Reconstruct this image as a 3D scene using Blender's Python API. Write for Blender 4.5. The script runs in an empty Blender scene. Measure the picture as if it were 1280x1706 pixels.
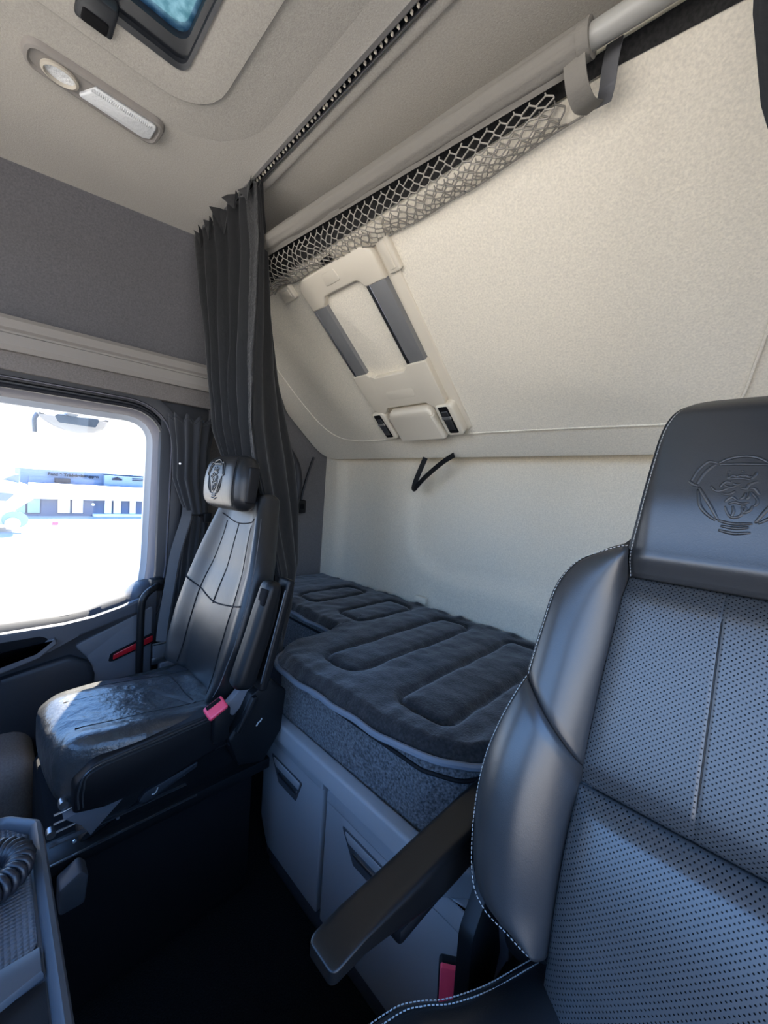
import bpy, bmesh, math, random
from mathutils import Vector, Matrix, noise as mnoise
random.seed(7)
R = math.radians
scene = bpy.context.scene
COL = scene.collection

# ------------------------------------------------------------------ camera
cam_d = bpy.data.cameras.new('camera')
cam = bpy.data.objects.new('camera', cam_d); COL.objects.link(cam)
RX, DN, FW = Vector((.7099, .7010, .0681)), Vector((.0852, .0106, -.9963)), Vector((-.6992, .7131, -.0522))
cam.matrix_world = Matrix(((RX.x, -DN.x, -FW.x, 1.70), (RX.y, -DN.y, -FW.y, 0.0), (RX.z, -DN.z, -FW.z, 1.15), (0, 0, 0, 1)))
cam_d.sensor_fit = 'HORIZONTAL'; cam_d.sensor_width = 36; cam_d.lens = 18.0
cam_d.clip_start = .02; cam_d.clip_end = 500
scene.camera = cam

# ------------------------------------------------------------------ sky, sun, exposure
world = bpy.data.worlds.new('sky'); scene.world = world; world.use_nodes = True
wn = world.node_tree.nodes; wl = world.node_tree.links; wn.clear()
w_out = wn.new('ShaderNodeOutputWorld'); w_bg = wn.new('ShaderNodeBackground')
w_tc = wn.new('ShaderNodeTexCoord'); w_sep = wn.new('ShaderNodeSeparateXYZ'); w_rmp = wn.new('ShaderNodeValToRGB')
w_rmp.color_ramp.elements[0].position = 0.0; w_rmp.color_ramp.elements[0].color = (.88, .92, .96, 1)
w_mid = w_rmp.color_ramp.elements.new(.20); w_mid.color = (.27, .53, 1.0, 1)
w_rmp.color_ramp.elements[-1].position = .75; w_rmp.color_ramp.elements[-1].color = (.14, .36, .95, 1)
wl.new(w_tc.outputs['Generated'], w_sep.inputs[0]); wl.new(w_sep.outputs['Z'], w_rmp.inputs[0])
wl.new(w_rmp.outputs[0], w_bg.inputs[0]); w_bg.inputs[1].default_value = 2.6
wl.new(w_bg.outputs[0], w_out.inputs[0])
sun_d = bpy.data.lights.new('sun', 'SUN'); sun_d.energy = 29; sun_d.angle = R(.6); sun_d.color = (1, .92, .79)
sun = bpy.data.objects.new('sun', sun_d); COL.objects.link(sun)
SUN_TO = Vector((-.56, .264, .60))
sun.rotation_euler = SUN_TO.to_track_quat('Z', 'Y').to_euler(); sun.location = (-5, 3, 8)
scene.view_settings.view_transform = 'Standard'; scene.view_settings.look = 'None'
scene.view_settings.gamma = 1.0; scene.view_settings.use_curve_mapping = False
scene.view_settings.exposure = 1.2
scene.cycles.max_bounces = 8; scene.cycles.diffuse_bounces = 5; scene.cycles.glossy_bounces = 4
scene.cycles.transparent_max_bounces = 12

# ------------------------------------------------------------------ materials
def lin(c):
    return tuple((x / 12.92 if x <= .04045 else ((x + .055) / 1.055) ** 2.4) for x in c)
def hx(s): return lin(tuple(int(s[i:i + 2], 16) / 255 for i in (0, 2, 4)))
MATS = {}
def mat(name, col, rough=.5, spec=.5, metal=0, var=None, bump=None, sheen=0, coat=0, bump2=None):
    m = bpy.data.materials.new(name); m.use_nodes = True; MATS[name] = m
    nt = m.node_tree; b = nt.nodes['Principled BSDF']; L = nt.links
    c = hx(col) if isinstance(col, str) else col
    b.inputs['Base Color'].default_value = (*c, 1); b.inputs['Roughness'].default_value = rough
    b.inputs['Specular IOR Level'].default_value = spec; b.inputs['Metallic'].default_value = metal
    b.inputs['Sheen Weight'].default_value = sheen; b.inputs['Coat Weight'].default_value = coat
    b.inputs['Coat Roughness'].default_value = .32
    tc = nt.nodes.new('ShaderNodeTexCoord')
    if var:                                   # (scale, amount, detail): albedo speckle
        n = nt.nodes.new('ShaderNodeTexNoise'); n.inputs['Scale'].default_value = var[0]
        n.inputs['Detail'].default_value = var[2] if len(var) > 2 else 3
        L.new(tc.outputs['Object'], n.inputs['Vector'])
        r = nt.nodes.new('ShaderNodeValToRGB')
        r.color_ramp.elements[0].position = .3; r.color_ramp.elements[1].position = .7
        r.color_ramp.elements[0].color = (*[x * (1 - var[1]) for x in c], 1)
        r.color_ramp.elements[1].color = (*[min(1, x * (1 + var[1])) for x in c], 1)
        L.new(n.outputs[0], r.inputs[0]); L.new(r.outputs[0], b.inputs['Base Color'])
    prev = None
    for bp in (bump, bump2):
        if bp:                                # (kind, scale, strength, distance)
            if bp[0] == 'noise':
                n = nt.nodes.new('ShaderNodeTexNoise'); n.inputs['Scale'].default_value = bp[1]; n.inputs['Detail'].default_value = 4; o = n.outputs[0]
            else:
                n = nt.nodes.new('ShaderNodeTexVoronoi'); n.inputs['Scale'].default_value = bp[1]; o = n.outputs['Distance']
            L.new(tc.outputs['Object'], n.inputs['Vector'])
            k = nt.nodes.new('ShaderNodeBump'); k.inputs['Strength'].default_value = bp[2]; k.inputs['Distance'].default_value = bp[3]
            L.new(o, k.inputs['Height'])
            if prev: L.new(prev.outputs[0], k.inputs['Normal'])
            L.new(k.outputs[0], b.inputs['Normal']); prev = k
    return m

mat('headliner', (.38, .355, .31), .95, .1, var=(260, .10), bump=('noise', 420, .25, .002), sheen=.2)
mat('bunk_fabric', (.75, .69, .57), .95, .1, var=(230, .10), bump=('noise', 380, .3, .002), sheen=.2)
mat('rear_fabric', (.70, .63, .50), .95, .1, var=(240, .10), bump=('noise', 400, .25, .002), sheen=.2)
mat('grey_fabric', (.098, .096, .102), .95, .1, var=(200, .15), bump=('noise', 380, .25, .002), sheen=.2)
mat('rear_side_fabric', (.15, .145, .145), .95, .1, var=(220, .10))
mat('trim_grey', (.24, .22, .20), .7, .3, bump=('noise', 500, .1, .001))
mat('trim_fabric', (.17, .155, .145), .95, .1, var=(220, .15))
mat('beige_plastic', (.64, .58, .47), .45, .4)
mat('beige_dark', (.45, .41, .34), .5, .4)
mat('grey_insert', (.17, .17, .17), .4, .5)
mat('steel', (.55, .55, .56), .28, .5, metal=1)
mat('dull_steel', (.30, .30, .31), .4, .5, metal=1)
mat('black_plastic', (.006, .0063, .007), .45, .28, bump=('noise', 700, .08, .001))
mat('matte_black', (.006, .006, .007), .9, .15)
mat('dark_plastic', (.022, .0235, .028), .5, .4, bump=('noise', 700, .1, .001))
mat('door_grey', (.11, .11, .12), .55, .4, bump=('noise', 700, .1, .001))
mat('door_mid', (.055, .058, .068), .5, .4, bump=('noise', 700, .1, .001))
mat('door_skin', (.026, .028, .034), .5, .4, bump=('noise', 700, .1, .001))
mat('seal_black', (.012, .013, .017), .4, .5)
mat('frame_mauve', (.11, .105, .12), .45, .5)
mat('frame_pale', (.40, .42, .45), .4, .5)
mat('cabinet_grey', (.28, .275, .28), .5, .4, bump=('noise', 800, .1, .001))
mat('cabinet_dark', (.05, .052, .058), .5, .4)
mat('carpet', (.006, .0065, .0075), 1, .05, var=(300, .5), bump=('noise', 300, .6, .004), sheen=.05)
mat('leather', (.011, .0112, .012), .36, .42, bump=('vor', 520, .12, .0012), bump2=('noise', 22, .10, .006))
mat('leather_smooth', (.028, .0284, .0295), .36, .55, coat=.35, bump=('vor', 600, .08, .001), bump2=('noise', 14, .12, .006))
mat('leather_worn', (.034, .034, .034), .29, .5, bump=('noise', 30, .5, .010), bump2=('vor', 500, .12, .001))
mat('armrest_skin', (.007, .0068, .007), .36, .4, bump=('noise', 500, .08, .001))
mat('vinyl_black', (.005, .005, .006), .5, .25)
mat('thread', (.40, .40, .385), .8, .2)
mat('thread_dark', (.006, .006, .007), .8, .2)
mat('mattress_cloth', (.075, .077, .082), .95, .2, var=(190, .75, 2), bump=('noise', 220, .6, .003), sheen=.3)
mat('quilt', (.014, .0148, .0165), .95, .2, var=(150, .55, 3), bump=('noise', 200, .5, .003), bump2=('noise', 16, .35, .015), sheen=.35)
mat('piping_blue', (.13, .15, .18), .6, .4)
mat('curtain_dark', (.012, .0125, .0135), .85, .3, bump=('noise', 30, .25, .01), sheen=.15)
mat('curtain_hem', (.030, .030, .030), .8, .3, bump=('noise', 120, .6, .01), sheen=.1)
mat('curtain_grey', (.024, .025, .028), .85, .3, sheen=.2)
mat('webbing', (.10, .10, .105), .75, .3, bump=('noise', 500, .3, .001))
mat('red_plastic', (.85, .07, .13), .35, .5)
mat('red_lens', (.42, .012, .018), .2, .6)
mat('net_cord', (.30, .275, .235), .9, .2)
mat('sleeve', (.19, .175, .15), .85, .3, bump=('noise', 260, .3, .002))
mat('tube_grey', (.33, .32, .29), .4, .5)
mat('dark_felt', (.035, .034, .033), 1, .1, var=(200, .3))
mat('hatch_black', (.012, .014, .018), .4, .5)
mat('clear_lens', (.62, .63, .63), .12, .6, bump=('noise', 140, .35, .003))
mat('reflector', (.72, .73, .73), .22, .6, bump=('noise', 160, .8, .004))
mat('console_rim', (.075, .08, .09), .38, .5)
mat('cord_black', (.014, .014, .018), .4, .5)
mat('ground_concrete', (.30, .282, .25), .95, .2, var=(.6, .06))
mat('building_dark', (.10, .12, .17), .8, .3)
mat('building_blue', (.13, .18, .26), .7, .3)
mat('building_white', (.75, .76, .78), .7, .3)
mat('sign_ink', (.012, .015, .022), .7, .2)
mat('far_glass', (.16, .27, .32), .08, .6)
mat('far_frame', (.04, .05, .07), .5, .4)
mat('truck_white', (.7, .72, .75), .4, .5)
mat('truck_shade', (.16, .19, .24), .5, .4)

def glass(name, tint, gloss):
    m = bpy.data.materials.new(name); m.use_nodes = True; MATS[name] = m
    nt = m.node_tree; nt.nodes.clear(); L = nt.links
    o = nt.nodes.new('ShaderNodeOutputMaterial'); t = nt.nodes.new('ShaderNodeBsdfTransparent'); g = nt.nodes.new('ShaderNodeBsdfGlossy')
    mx = nt.nodes.new('ShaderNodeMixShader'); lw = nt.nodes.new('ShaderNodeLayerWeight'); lw.inputs[0].default_value = .5
    pw = nt.nodes.new('ShaderNodeMath'); pw.operation = 'POWER'; pw.inputs[1].default_value = 5; L.new(lw.outputs['Facing'], pw.inputs[0])
    f = nt.nodes.new('ShaderNodeMath'); f.operation = 'MULTIPLY_ADD'; f.inputs[1].default_value = .7; f.inputs[2].default_value = gloss; L.new(pw.outputs[0], f.inputs[0])
    t.inputs[0].default_value = (*tint, 1); g.inputs['Roughness'].default_value = .02
    L.new(f.outputs[0], mx.inputs[0]); L.new(t.outputs[0], mx.inputs[1]); L.new(g.outputs[0], mx.inputs[2]); L.new(mx.outputs[0], o.inputs[0])
glass('window_glass', (.97, .98, .98), .02)

def frost():
    m = bpy.data.materials.new('hatch_glass'); m.use_nodes = True; MATS['hatch_glass'] = m
    nt = m.node_tree; nt.nodes.clear(); L = nt.links
    o = nt.nodes.new('ShaderNodeOutputMaterial'); t = nt.nodes.new('ShaderNodeBsdfTranslucent'); g = nt.nodes.new('ShaderNodeBsdfTransparent')
    mx = nt.nodes.new('ShaderNodeMixShader'); n = nt.nodes.new('ShaderNodeTexNoise'); n.inputs['Scale'].default_value = 60; n.inputs['Detail'].default_value = 6
    tc = nt.nodes.new('ShaderNodeTexCoord'); L.new(tc.outputs['Object'], n.inputs[0])
    r = nt.nodes.new('ShaderNodeValToRGB'); r.color_ramp.elements[0].position = .35; r.color_ramp.elements[1].position = .68
    r.color_ramp.elements[0].color = (.06, .10, .11, 1); r.color_ramp.elements[1].color = (.17, .215, .225, 1)
    L.new(n.outputs[0], r.inputs[0]); L.new(r.outputs[0], t.inputs[0]); g.inputs[0].default_value = (.16, .26, .28, 1); mx.inputs[0].default_value = .2
    L.new(t.outputs[0], mx.inputs[1]); L.new(g.outputs[0], mx.inputs[2]); L.new(mx.outputs[0], o.inputs[0])
frost()

def perforated(name, pitch):
    """black leather punched with a staggered grid of small holes, laid out in the panel's own UV metres"""
    m = mat(name, (.058, .059, .061), .42, .7, coat=.3); nt = m.node_tree; L = nt.links; b = nt.nodes['Principled BSDF']
    uv = nt.nodes.new('ShaderNodeUVMap'); uv.uv_map = 'UVMap'
    def math_(op, a, c=None):
        k = nt.nodes.new('ShaderNodeMath'); k.operation = op
        for i, v in enumerate((a, c)):
            if v is None: continue
            if isinstance(v, (int, float)): k.inputs[i].default_value = v
            else: L.new(v, k.inputs[i])
        return k.outputs[0]
    sp = nt.nodes.new('ShaderNodeSeparateXYZ'); L.new(uv.outputs[0], sp.inputs[0])
    U = math_('DIVIDE', sp.outputs[0], pitch); V = math_('DIVIDE', sp.outputs[1], pitch)
    def cell(off):
        a = math_('SUBTRACT', math_('FRACT', math_('ADD', U, off)), .5); c = math_('SUBTRACT', math_('FRACT', math_('ADD', V, off)), .5)
        return math_('SQRT', math_('ADD', math_('MULTIPLY', a, a), math_('MULTIPLY', c, c)))
    d = math_('MINIMUM', cell(0.0), cell(.5))
    r = nt.nodes.new('ShaderNodeMapRange'); r.inputs['From Min'].default_value = .10; r.inputs['From Max'].default_value = .17
    L.new(d, r.inputs['Value'])
    mx = nt.nodes.new('ShaderNodeMix'); mx.data_type = 'RGBA'
    mx.inputs[6].default_value = (.001, .001, .0015, 1); mx.inputs[7].default_value = (.058, .059, .061, 1)
    L.new(r.outputs[0], mx.inputs[0]); L.new(mx.outputs[2], b.inputs['Base Color'])
    sp2 = math_('MULTIPLY', r.outputs[0], .7); L.new(sp2, b.inputs['Specular IOR Level'])
    k = nt.nodes.new('ShaderNodeBump'); k.inputs['Strength'].default_value = .6; k.inputs['Distance'].default_value = .0012
    L.new(r.outputs[0], k.inputs['Height'])
    tc = nt.nodes.new('ShaderNodeTexCoord'); n = nt.nodes.new('ShaderNodeTexNoise'); n.inputs['Scale'].default_value = 16
    L.new(tc.outputs['Object'], n.inputs[0]); k2 = nt.nodes.new('ShaderNodeBump'); k2.inputs['Strength'].default_value = .1; k2.inputs['Distance'].default_value = .008
    L.new(n.outputs[0], k2.inputs['Height']); L.new(k.outputs[0], k2.inputs['Normal']); L.new(k2.outputs[0], b.inputs['Normal'])
perforated('leather_perforated', .0068)

def dimple():
    m = mat('rubber_mat', (.085, .092, .105), .42, .5); nt = m.node_tree; L = nt.links; b = nt.nodes['Principled BSDF']
    tc = nt.nodes.new('ShaderNodeTexCoord'); mp = nt.nodes.new('ShaderNodeMapping'); mp.inputs['Scale'].default_value = (1, 1, 0)
    v = nt.nodes.new('ShaderNodeTexVoronoi'); v.inputs['Scale'].default_value = 190; v.inputs['Randomness'].default_value = .12
    L.new(tc.outputs['Object'], mp.inputs[0]); L.new(mp.outputs[0], v.inputs['Vector'])
    k = nt.nodes.new('ShaderNodeBump'); k.inputs['Strength'].default_value = .9; k.inputs['Distance'].default_value = .002; k.invert = True
    L.new(v.outputs['Distance'], k.inputs['Height']); L.new(k.outputs[0], b.inputs['Normal'])
dimple()

# ------------------------------------------------------------------ helpers
def thing(name, label, cat, loc=(0, 0, 0), group=None, kind=None):
    o = bpy.data.objects.new(name, None); COL.objects.link(o); o.location = loc; o.empty_display_size = .05
    if label: o['label'] = label
    if cat: o['category'] = cat
    if group: o['group'] = group
    if kind: o['kind'] = kind
    return o
def tag(o, label=None, cat=None, group=None, kind=None):
    if label: o['label'] = label
    if cat: o['category'] = cat
    if group: o['group'] = group
    if kind: o['kind'] = kind
    return o
def mk(name, vf, m, parent=None, smooth=True, uvs=None, ang=40):
    v, f = vf
    me = bpy.data.meshes.new(name); me.from_pydata([tuple(p) for p in v], [], f)
    if smooth:
        me.polygons.foreach_set('use_smooth', [True] * len(me.polygons))
    if uvs:
        ul = me.uv_layers.new(name='UVMap')
        for lp in me.loops: ul.data[lp.index].uv = uvs[lp.vertex_index]
    me.update()
    bm = bmesh.new(); bm.from_mesh(me); bmesh.ops.recalc_face_normals(bm, faces=bm.faces); bm.to_mesh(me); bm.free()
    if smooth and ang: me.set_sharp_from_angle(angle=R(ang))
    me.materials.append(MATS[m])
    o = bpy.data.objects.new(name, me); COL.objects.link(o)
    if parent:
        o.parent = parent
        if parent.type == 'EMPTY': o.matrix_parent_inverse = Matrix.Translation(-parent.location)   # meshes keep world coordinates
    return o
class MB:
    def __init__(s): s.v, s.f, s.uv = [], [], []
    def add(s, vf):
        b = len(s.v); s.v += [Vector(p) for p in vf[0]]; s.f += [tuple(i + b for i in f) for f in vf[1]]; return s
    @property
    def vf(s): return s.v, s.f
class Frame:
    def __init__(s, o, ex, ey, ez): s.o, s.x, s.y, s.z = Vector(o), Vector(ex), Vector(ey), Vector(ez)
    def __call__(s, a, b, c=0): return s.o + s.x * a + s.y * b + s.z * c
    def map(s, vf): return [s(*p) for p in vf[0]], vf[1]
WORLD = Frame((0, 0, 0), (1, 0, 0), (0, 1, 0), (0, 0, 1))
YZ = Frame((0, 0, 0), (0, 1, 0), (0, 0, 1), (1, 0, 0))        # (y, z, x) on the passenger wall
XZ = Frame((0, 0, 0), (1, 0, 0), (0, 0, 1), (0, -1, 0))       # (x, z, -y) on the rear wall / cabinet front
def box(x0, x1, y0, y1, z0, z1, bev=0, fr=WORLD, seg=2):
    bm = bmesh.new(); bmesh.ops.create_cube(bm, size=1)
    for v in bm.verts:
        v.co = Vector(((x0 + x1) / 2 + v.co.x * (x1 - x0), (y0 + y1) / 2 + v.co.y * (y1 - y0), (z0 + z1) / 2 + v.co.z * (z1 - z0)))
    if bev: bmesh.ops.bevel(bm, geom=bm.edges[:], offset=bev, segments=seg, affect='EDGES', profile=.5)
    bm.verts.index_update()
    r = [fr(*v.co) for v in bm.verts], [tuple(v.index for v in f.verts) for f in bm.faces]; bm.free(); return r
def prism(pts, h0, h1, fr=WORLD, bev=0, seg=2):
    """2D outline -> solid between h0 and h1 in a frame, top rim bevelled"""
    bm = bmesh.new(); vs = [bm.verts.new((p[0], p[1], h0)) for p in pts]; f = bm.faces.new(vs)
    ex = bmesh.ops.extrude_face_region(bm, geom=[f]); top = [g for g in ex['geom'] if isinstance(g, bmesh.types.BMVert)]
    for v in top: v.co.z = h1
    tf = [g for g in ex['geom'] if isinstance(g, bmesh.types.BMFace)]
    if bev: bmesh.ops.bevel(bm, geom=list({e for q in tf for e in q.edges}), offset=bev, segments=seg, affect='EDGES', profile=.5)
    bm.verts.index_update()
    r = [fr(*v.co) for v in bm.verts], [tuple(v.index for v in f.verts) for f in bm.faces]; bm.free(); return r
def spline(pts, n=8, closed=False):
    """Catmull-Rom through points of any dimension"""
    P = [Vector(p) for p in pts]; out = []; N = len(P)
    for i in range(N if closed else N - 1):
        p0, p1 = P[(i - 1) % N] if (closed or i) else P[0], P[i]
        p2 = P[(i + 1) % N]; p3 = P[(i + 2) % N] if (closed or i + 2 < N) else P[-1]
        for k in range(n):
            t = k / n
            out.append(.5 * ((2 * p1) + (p2 - p0) * t + (2 * p0 - 5 * p1 + 4 * p2 - p3) * t * t + (3 * p1 - p0 - 3 * p2 + p3) * t ** 3))
    if not closed: out.append(P[-1].copy())
    return out
def resample(pts, n):
    P = [Vector(p) for p in pts]; d = [0]
    for a, b in zip(P, P[1:]): d.append(d[-1] + (b - a).length)
    out = []; j = 0
    for i in range(n):
        t = d[-1] * i / (n - 1)
        while j < len(d) - 2 and d[j + 1] < t: j += 1
        out.append(P[j].lerp(P[j + 1], (t - d[j]) / max(1e-9, d[j + 1] - d[j])))
    return out
def tube(pts, r, seg=8, closed=False, cap=True, flat=1.0):
    P = [Vector(p) for p in pts]; n = len(P); v = []; f = []; up = None
    for i in range(n):
        a = P[(i - 1) % n] if (closed or i) else P[0]; b = P[(i + 1) % n] if (closed or i < n - 1) else P[-1]
        t = (b - a).normalized()
        if up is None: up = t.orthogonal().normalized()
        up = (up - t * up.dot(t)); up = up.normalized() if up.length > 1e-6 else t.orthogonal().normalized()
        s = t.cross(up); rr = r[i] if isinstance(r, (list, tuple)) else r
        for k in range(seg):
            a_ = 2 * math.pi * k / seg; v.append(P[i] + (up * math.cos(a_) * flat + s * math.sin(a_)) * rr)
    m = n if closed else n - 1
    for i in range(m):
        for k in range(seg):
            f.append((i * seg + k, i * seg + (k + 1) % seg, ((i + 1) % n) * seg + (k + 1) % seg, ((i + 1) % n) * seg + k))
    if cap and not closed: f.append(tuple(range(seg - 1, -1, -1))); f.append(tuple((n - 1) * seg + k for k in range(seg)))
    return v, f
def ribbon(pts, wd, th):
    """a flat band: pts along, wd = list (or one) half-width vector, th = half-thickness vector (list or one)"""
    v = []; f = []; n = len(pts)
    for i, p in enumerate(pts):
        p = Vector(p); w = Vector(wd[i]) if isinstance(wd, list) else Vector(wd); t = Vector(th[i]) if isinstance(th, list) else Vector(th)
        v += [p - w - t, p + w - t, p + w + t, p - w + t]
    for i in range(n - 1):
        for k in range(4): f.append((i * 4 + k, i * 4 + (k + 1) % 4, (i + 1) * 4 + (k + 1) % 4, (i + 1) * 4 + k))
    f += [(3, 2, 1, 0), tuple((n - 1) * 4 + k for k in range(4))]
    return v, f
def grid(fn, nu, nv, closed_u=False):
    v = []; f = []
    for j in range(nv + 1):
        for i in range(nu if closed_u else nu + 1): v.append(Vector(fn(i / nu, j / nv)))
    w = nu if closed_u else nu + 1
    for j in range(nv):
        for i in range(nu): f.append((j * w + i, j * w + (i + 1) % w, (j + 1) * w + (i + 1) % w, (j + 1) * w + i))
    return v, f
def thicken(vf, off):
    """closed slab from an open grid: off(v) -> offset vector or one vector; border walls are added"""
    v, f = vf; n = len(v); o = [Vector(p) + (off(p) if callable(off) else Vector(off)) for p in v]
    cnt = {}
    for q in f:
        for a, b in zip(q, q[1:] + q[:1]): cnt[(a, b)] = cnt.get((a, b), 0) + 1
    ed = [(a, b) for (a, b) in cnt if (b, a) not in cnt]
    return list(v) + o, list(f) + [tuple(i + n for i in reversed(q)) for q in f] + [(b, a, a + n, b + n) for a, b in ed]
def loft(loops, cap=True):
    n = len(loops[0]); v = [Vector(p) for L_ in loops for p in L_]; f = []
    for j in range(len(loops) - 1):
        for i in range(n): f.append((j * n + i, j * n + (i + 1) % n, (j + 1) * n + (i + 1) % n, (j + 1) * n + i))
    if cap: f.append(tuple(range(n - 1, -1, -1))); f.append(tuple((len(loops) - 1) * n + i for i in range(n)))
    return v, f
def rbox(sx, sy, sz, r, fr=WORLD, deform=None, n=10):
    """rounded box centred on the frame origin, finely divided so that it can be bent by deform(x, y, z)"""
    def samples(s):
        h = s / 2; q = min(r, h * .999)
        a = [-h, -h + q * .12, -h + q * .35, -h + q * .65, -h + q]
        m = [(-h + q) + (2 * h - 2 * q) * i / n for i in range(1, n)]
        return a + m + [-x for x in reversed(a)]
    S = [samples(s) for s in (sx, sy, sz)]; H = [s / 2 for s in (sx, sy, sz)]; idx = {}; v = []; f = []
    def vid(p):
        k = tuple(round(c, 6) for c in p)
        if k not in idx:
            inner = Vector([max(-(h - min(r, h * .999)), min(h - min(r, h * .999), c)) for c, h in zip(p, H)]); d = Vector(p) - inner
            q = inner + d.normalized() * r if d.length > 1e-9 else Vector(p)
            q = Vector([max(-h, min(h, c)) for c, h in zip(q, H)])
            if deform: q = Vector(deform(*q))
            idx[k] = len(v); v.append(fr(*q))
        return idx[k]
    for ax in range(3):
        a, b = [i for i in range(3) if i != ax]
        for sg in (-1, 1):
            for i in range(len(S[a]) - 1):
                for j in range(len(S[b]) - 1):
                    q = []
                    for (di, dj) in ((0, 0), (1, 0), (1, 1), (0, 1)):
                        p = [0, 0, 0]; p[ax] = sg * H[ax]; p[a] = S[a][i + di]; p[b] = S[b][j + dj]; q.append(vid(p))
                    if len(set(q)) == 4: f.append(tuple(q) if sg > 0 else tuple(reversed(q)))
    return v, f
def sm(a, b, x):
    t = max(0., min(1., (x - a) / (b - a))); return t * t * (3 - 2 * t)
def interp(tab, x):
    if x <= tab[0][0]: return tab[0][1]
    for (a, p), (b, q) in zip(tab, tab[1:]):
        if x <= b: return p + (q - p) * (x - a) / (b - a)
    return tab[-1][1]
def round_poly(pts, radii, n=6):
    """polygon with rounded corners; radii one number or a list"""
    out = []; N = len(pts)
    for i in range(N):
        p = Vector(pts[i]); a = (Vector(pts[i - 1]) - p); b = (Vector(pts[(i + 1) % N]) - p)
        r = radii[i] if isinstance(radii, (list, tuple)) else radii
        if r <= 0: out.append(p); continue
        an = a.normalized(); bn = b.normalized(); half = an.angle(bn) / 2
        d = min(r / math.tan(half), a.length * .48, b.length * .48)
        s = p + an * d; e = p + bn * d
        for k in range(n + 1):
            t = k / n; out.append((1 - t) ** 2 * s + 2 * t * (1 - t) * p + t * t * e)
    return out
def offset_loop(pts, d):
    """outward offset of a counter-clockwise closed 2D loop"""
    out = []; N = len(pts)
    for i in range(N):
        t = (Vector(pts[(i + 1) % N]) - Vector(pts[i - 1])).normalized(); out.append(Vector(pts[i]) + Vector((t.y, -t.x)) * d)
    return out
def ring_loft(loop, steps, fr):
    """steps: (offset, height) pairs; an open band around a loop"""
    loops = [[fr(p.x, p.y, h) for p in offset_loop(loop, d)] for d, h in steps]
    return loft(loops, cap=False)
def stitches(pts, step, ln, r, lift=None):
    """dashes of thread along a 3D line"""
    mb = MB(); L_ = 0; P = [Vector(p) for p in pts]
    tot = sum((b - a).length for a, b in zip(P, P[1:])); n = max(2, int(tot / step)); Q = resample(P, n * 2 + 1)
    for i in range(n):
        a, b = Q[2 * i], Q[2 * i + 1]; c = (a + b) / 2; d = (b - a).normalized() * ln / 2
        mb.add(tube([c - d, c + d], r, 4))
    return mb.vf
def nz(p, s): return mnoise.noise(Vector(p) * s)
# ================================================================== the cab shell
tag(mk('floor', box(-.22, 2.36, -1.0, 1.5, -.06, 0), 'carpet'), kind='structure', label='black carpeted cab floor')
HX0, HX1, HY0, HY1 = .715, 1.36, -.46, .287                       # roof hatch opening
c = MB()
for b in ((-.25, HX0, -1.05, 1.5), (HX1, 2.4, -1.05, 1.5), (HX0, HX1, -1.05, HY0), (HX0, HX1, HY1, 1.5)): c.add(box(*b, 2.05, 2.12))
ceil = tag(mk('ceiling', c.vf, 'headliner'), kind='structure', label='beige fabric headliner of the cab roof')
hatch_loop = round_poly([(HX0, HY0), (HX1, HY0), (HX1, HY1), (HX0, HY1)], .035)
CE = Frame((0, 0, 2.05), (1, 0, 0), (0, 1, 0), (0, 0, -1))
# stepped, padded surround of the hatch pressed into the headliner
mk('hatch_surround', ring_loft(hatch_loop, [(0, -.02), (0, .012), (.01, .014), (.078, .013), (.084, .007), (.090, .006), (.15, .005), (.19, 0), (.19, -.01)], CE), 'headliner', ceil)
w = MB()
for b in ((-1.0, -.66, 0, 2.1), (.50, 1.48, 0, 2.1), (-.66, .50, 1.50, 2.1), (-.66, .50, 0, .60)): w.add(box(-.20, -.13, b[0], b[1], b[2], b[3]))
wl_ = tag(mk('wall_left', w.vf, 'rear_side_fabric'), kind='structure', label='passenger side wall of the cab')
def upper_wall(u, v):
    y = -.98 + u * 1.62; z = 1.58 + v * .49; xt = .03 + .19 * y; x = .0 + (xt - .0) * v ** 1.3
    return (x - .014 * sm(.42, .30, v) - .01 * sm(.5, .7, v) * sm(1, .7, v), y, z)
mk('upper_panel', thicken(grid(upper_wall, 30, 16), (-.03, 0, 0)), 'grey_fabric', wl_)
mk('header_strip', box(-.13, .022, -.98, .64, 1.445, 1.52, .004), 'trim_fabric', wl_)
prof = [(-.05, 1.612), (.030, 1.606), (.041, 1.592), (.043, 1.566), (.034, 1.559), (.033, 1.553), (.043, 1.548), (.047, 1.515), (.038, 1.500), (-.05, 1.495)]
mk_trim = tag(mk('trim_1', loft([[(x, y, z + .012 * sm(0, .6, y)) for x, z in prof] for y in (-.98, 0, .3, .64)]), 'trim_grey', smooth=False), kind='structure', label='pale ribbed moulding along the wall above the passenger window')
mk('pillar_panel', box(-.13, .0, .455, .64, 0, 1.45, .012), 'dark_plastic', wl_)
mk('pillar_upper', box(-.13, -.005, .60, .66, 1.40, 2.06, .01), 'grey_fabric', wl_)
def rearw(u, v):
    x = -.2 + 2.55 * u; z = 0 + 2.08 * v; y = 1.39
    y -= .030 * (1 - sm(-.03, .06, x))                       # pilaster beside the corner
    d = min(x - .52 - .0 * z, z - .80)
    if x < .68 and z < .98: d = min(d, .16 - math.hypot(max(0, .68 - x), max(0, .98 - z)) + .0)
    y += .030 * sm(-.035, .035, d) if z < 1.4 else .030
    return (x, y, z)
rw = mk('wall_back', thicken(grid(rearw, 110, 90), (0, .06, 0)), 'rear_fabric'); tag(rw, kind='structure', label='light fabric rear wall with a pressed recess')
mk('wall_clip', prism(round_poly([(.585, .655), (.66, .655), (.655, .685), (.592, .685)], .01), -1.385, -1.368, XZ, .003), 'rear_fabric', rw)
f = MB()
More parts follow.
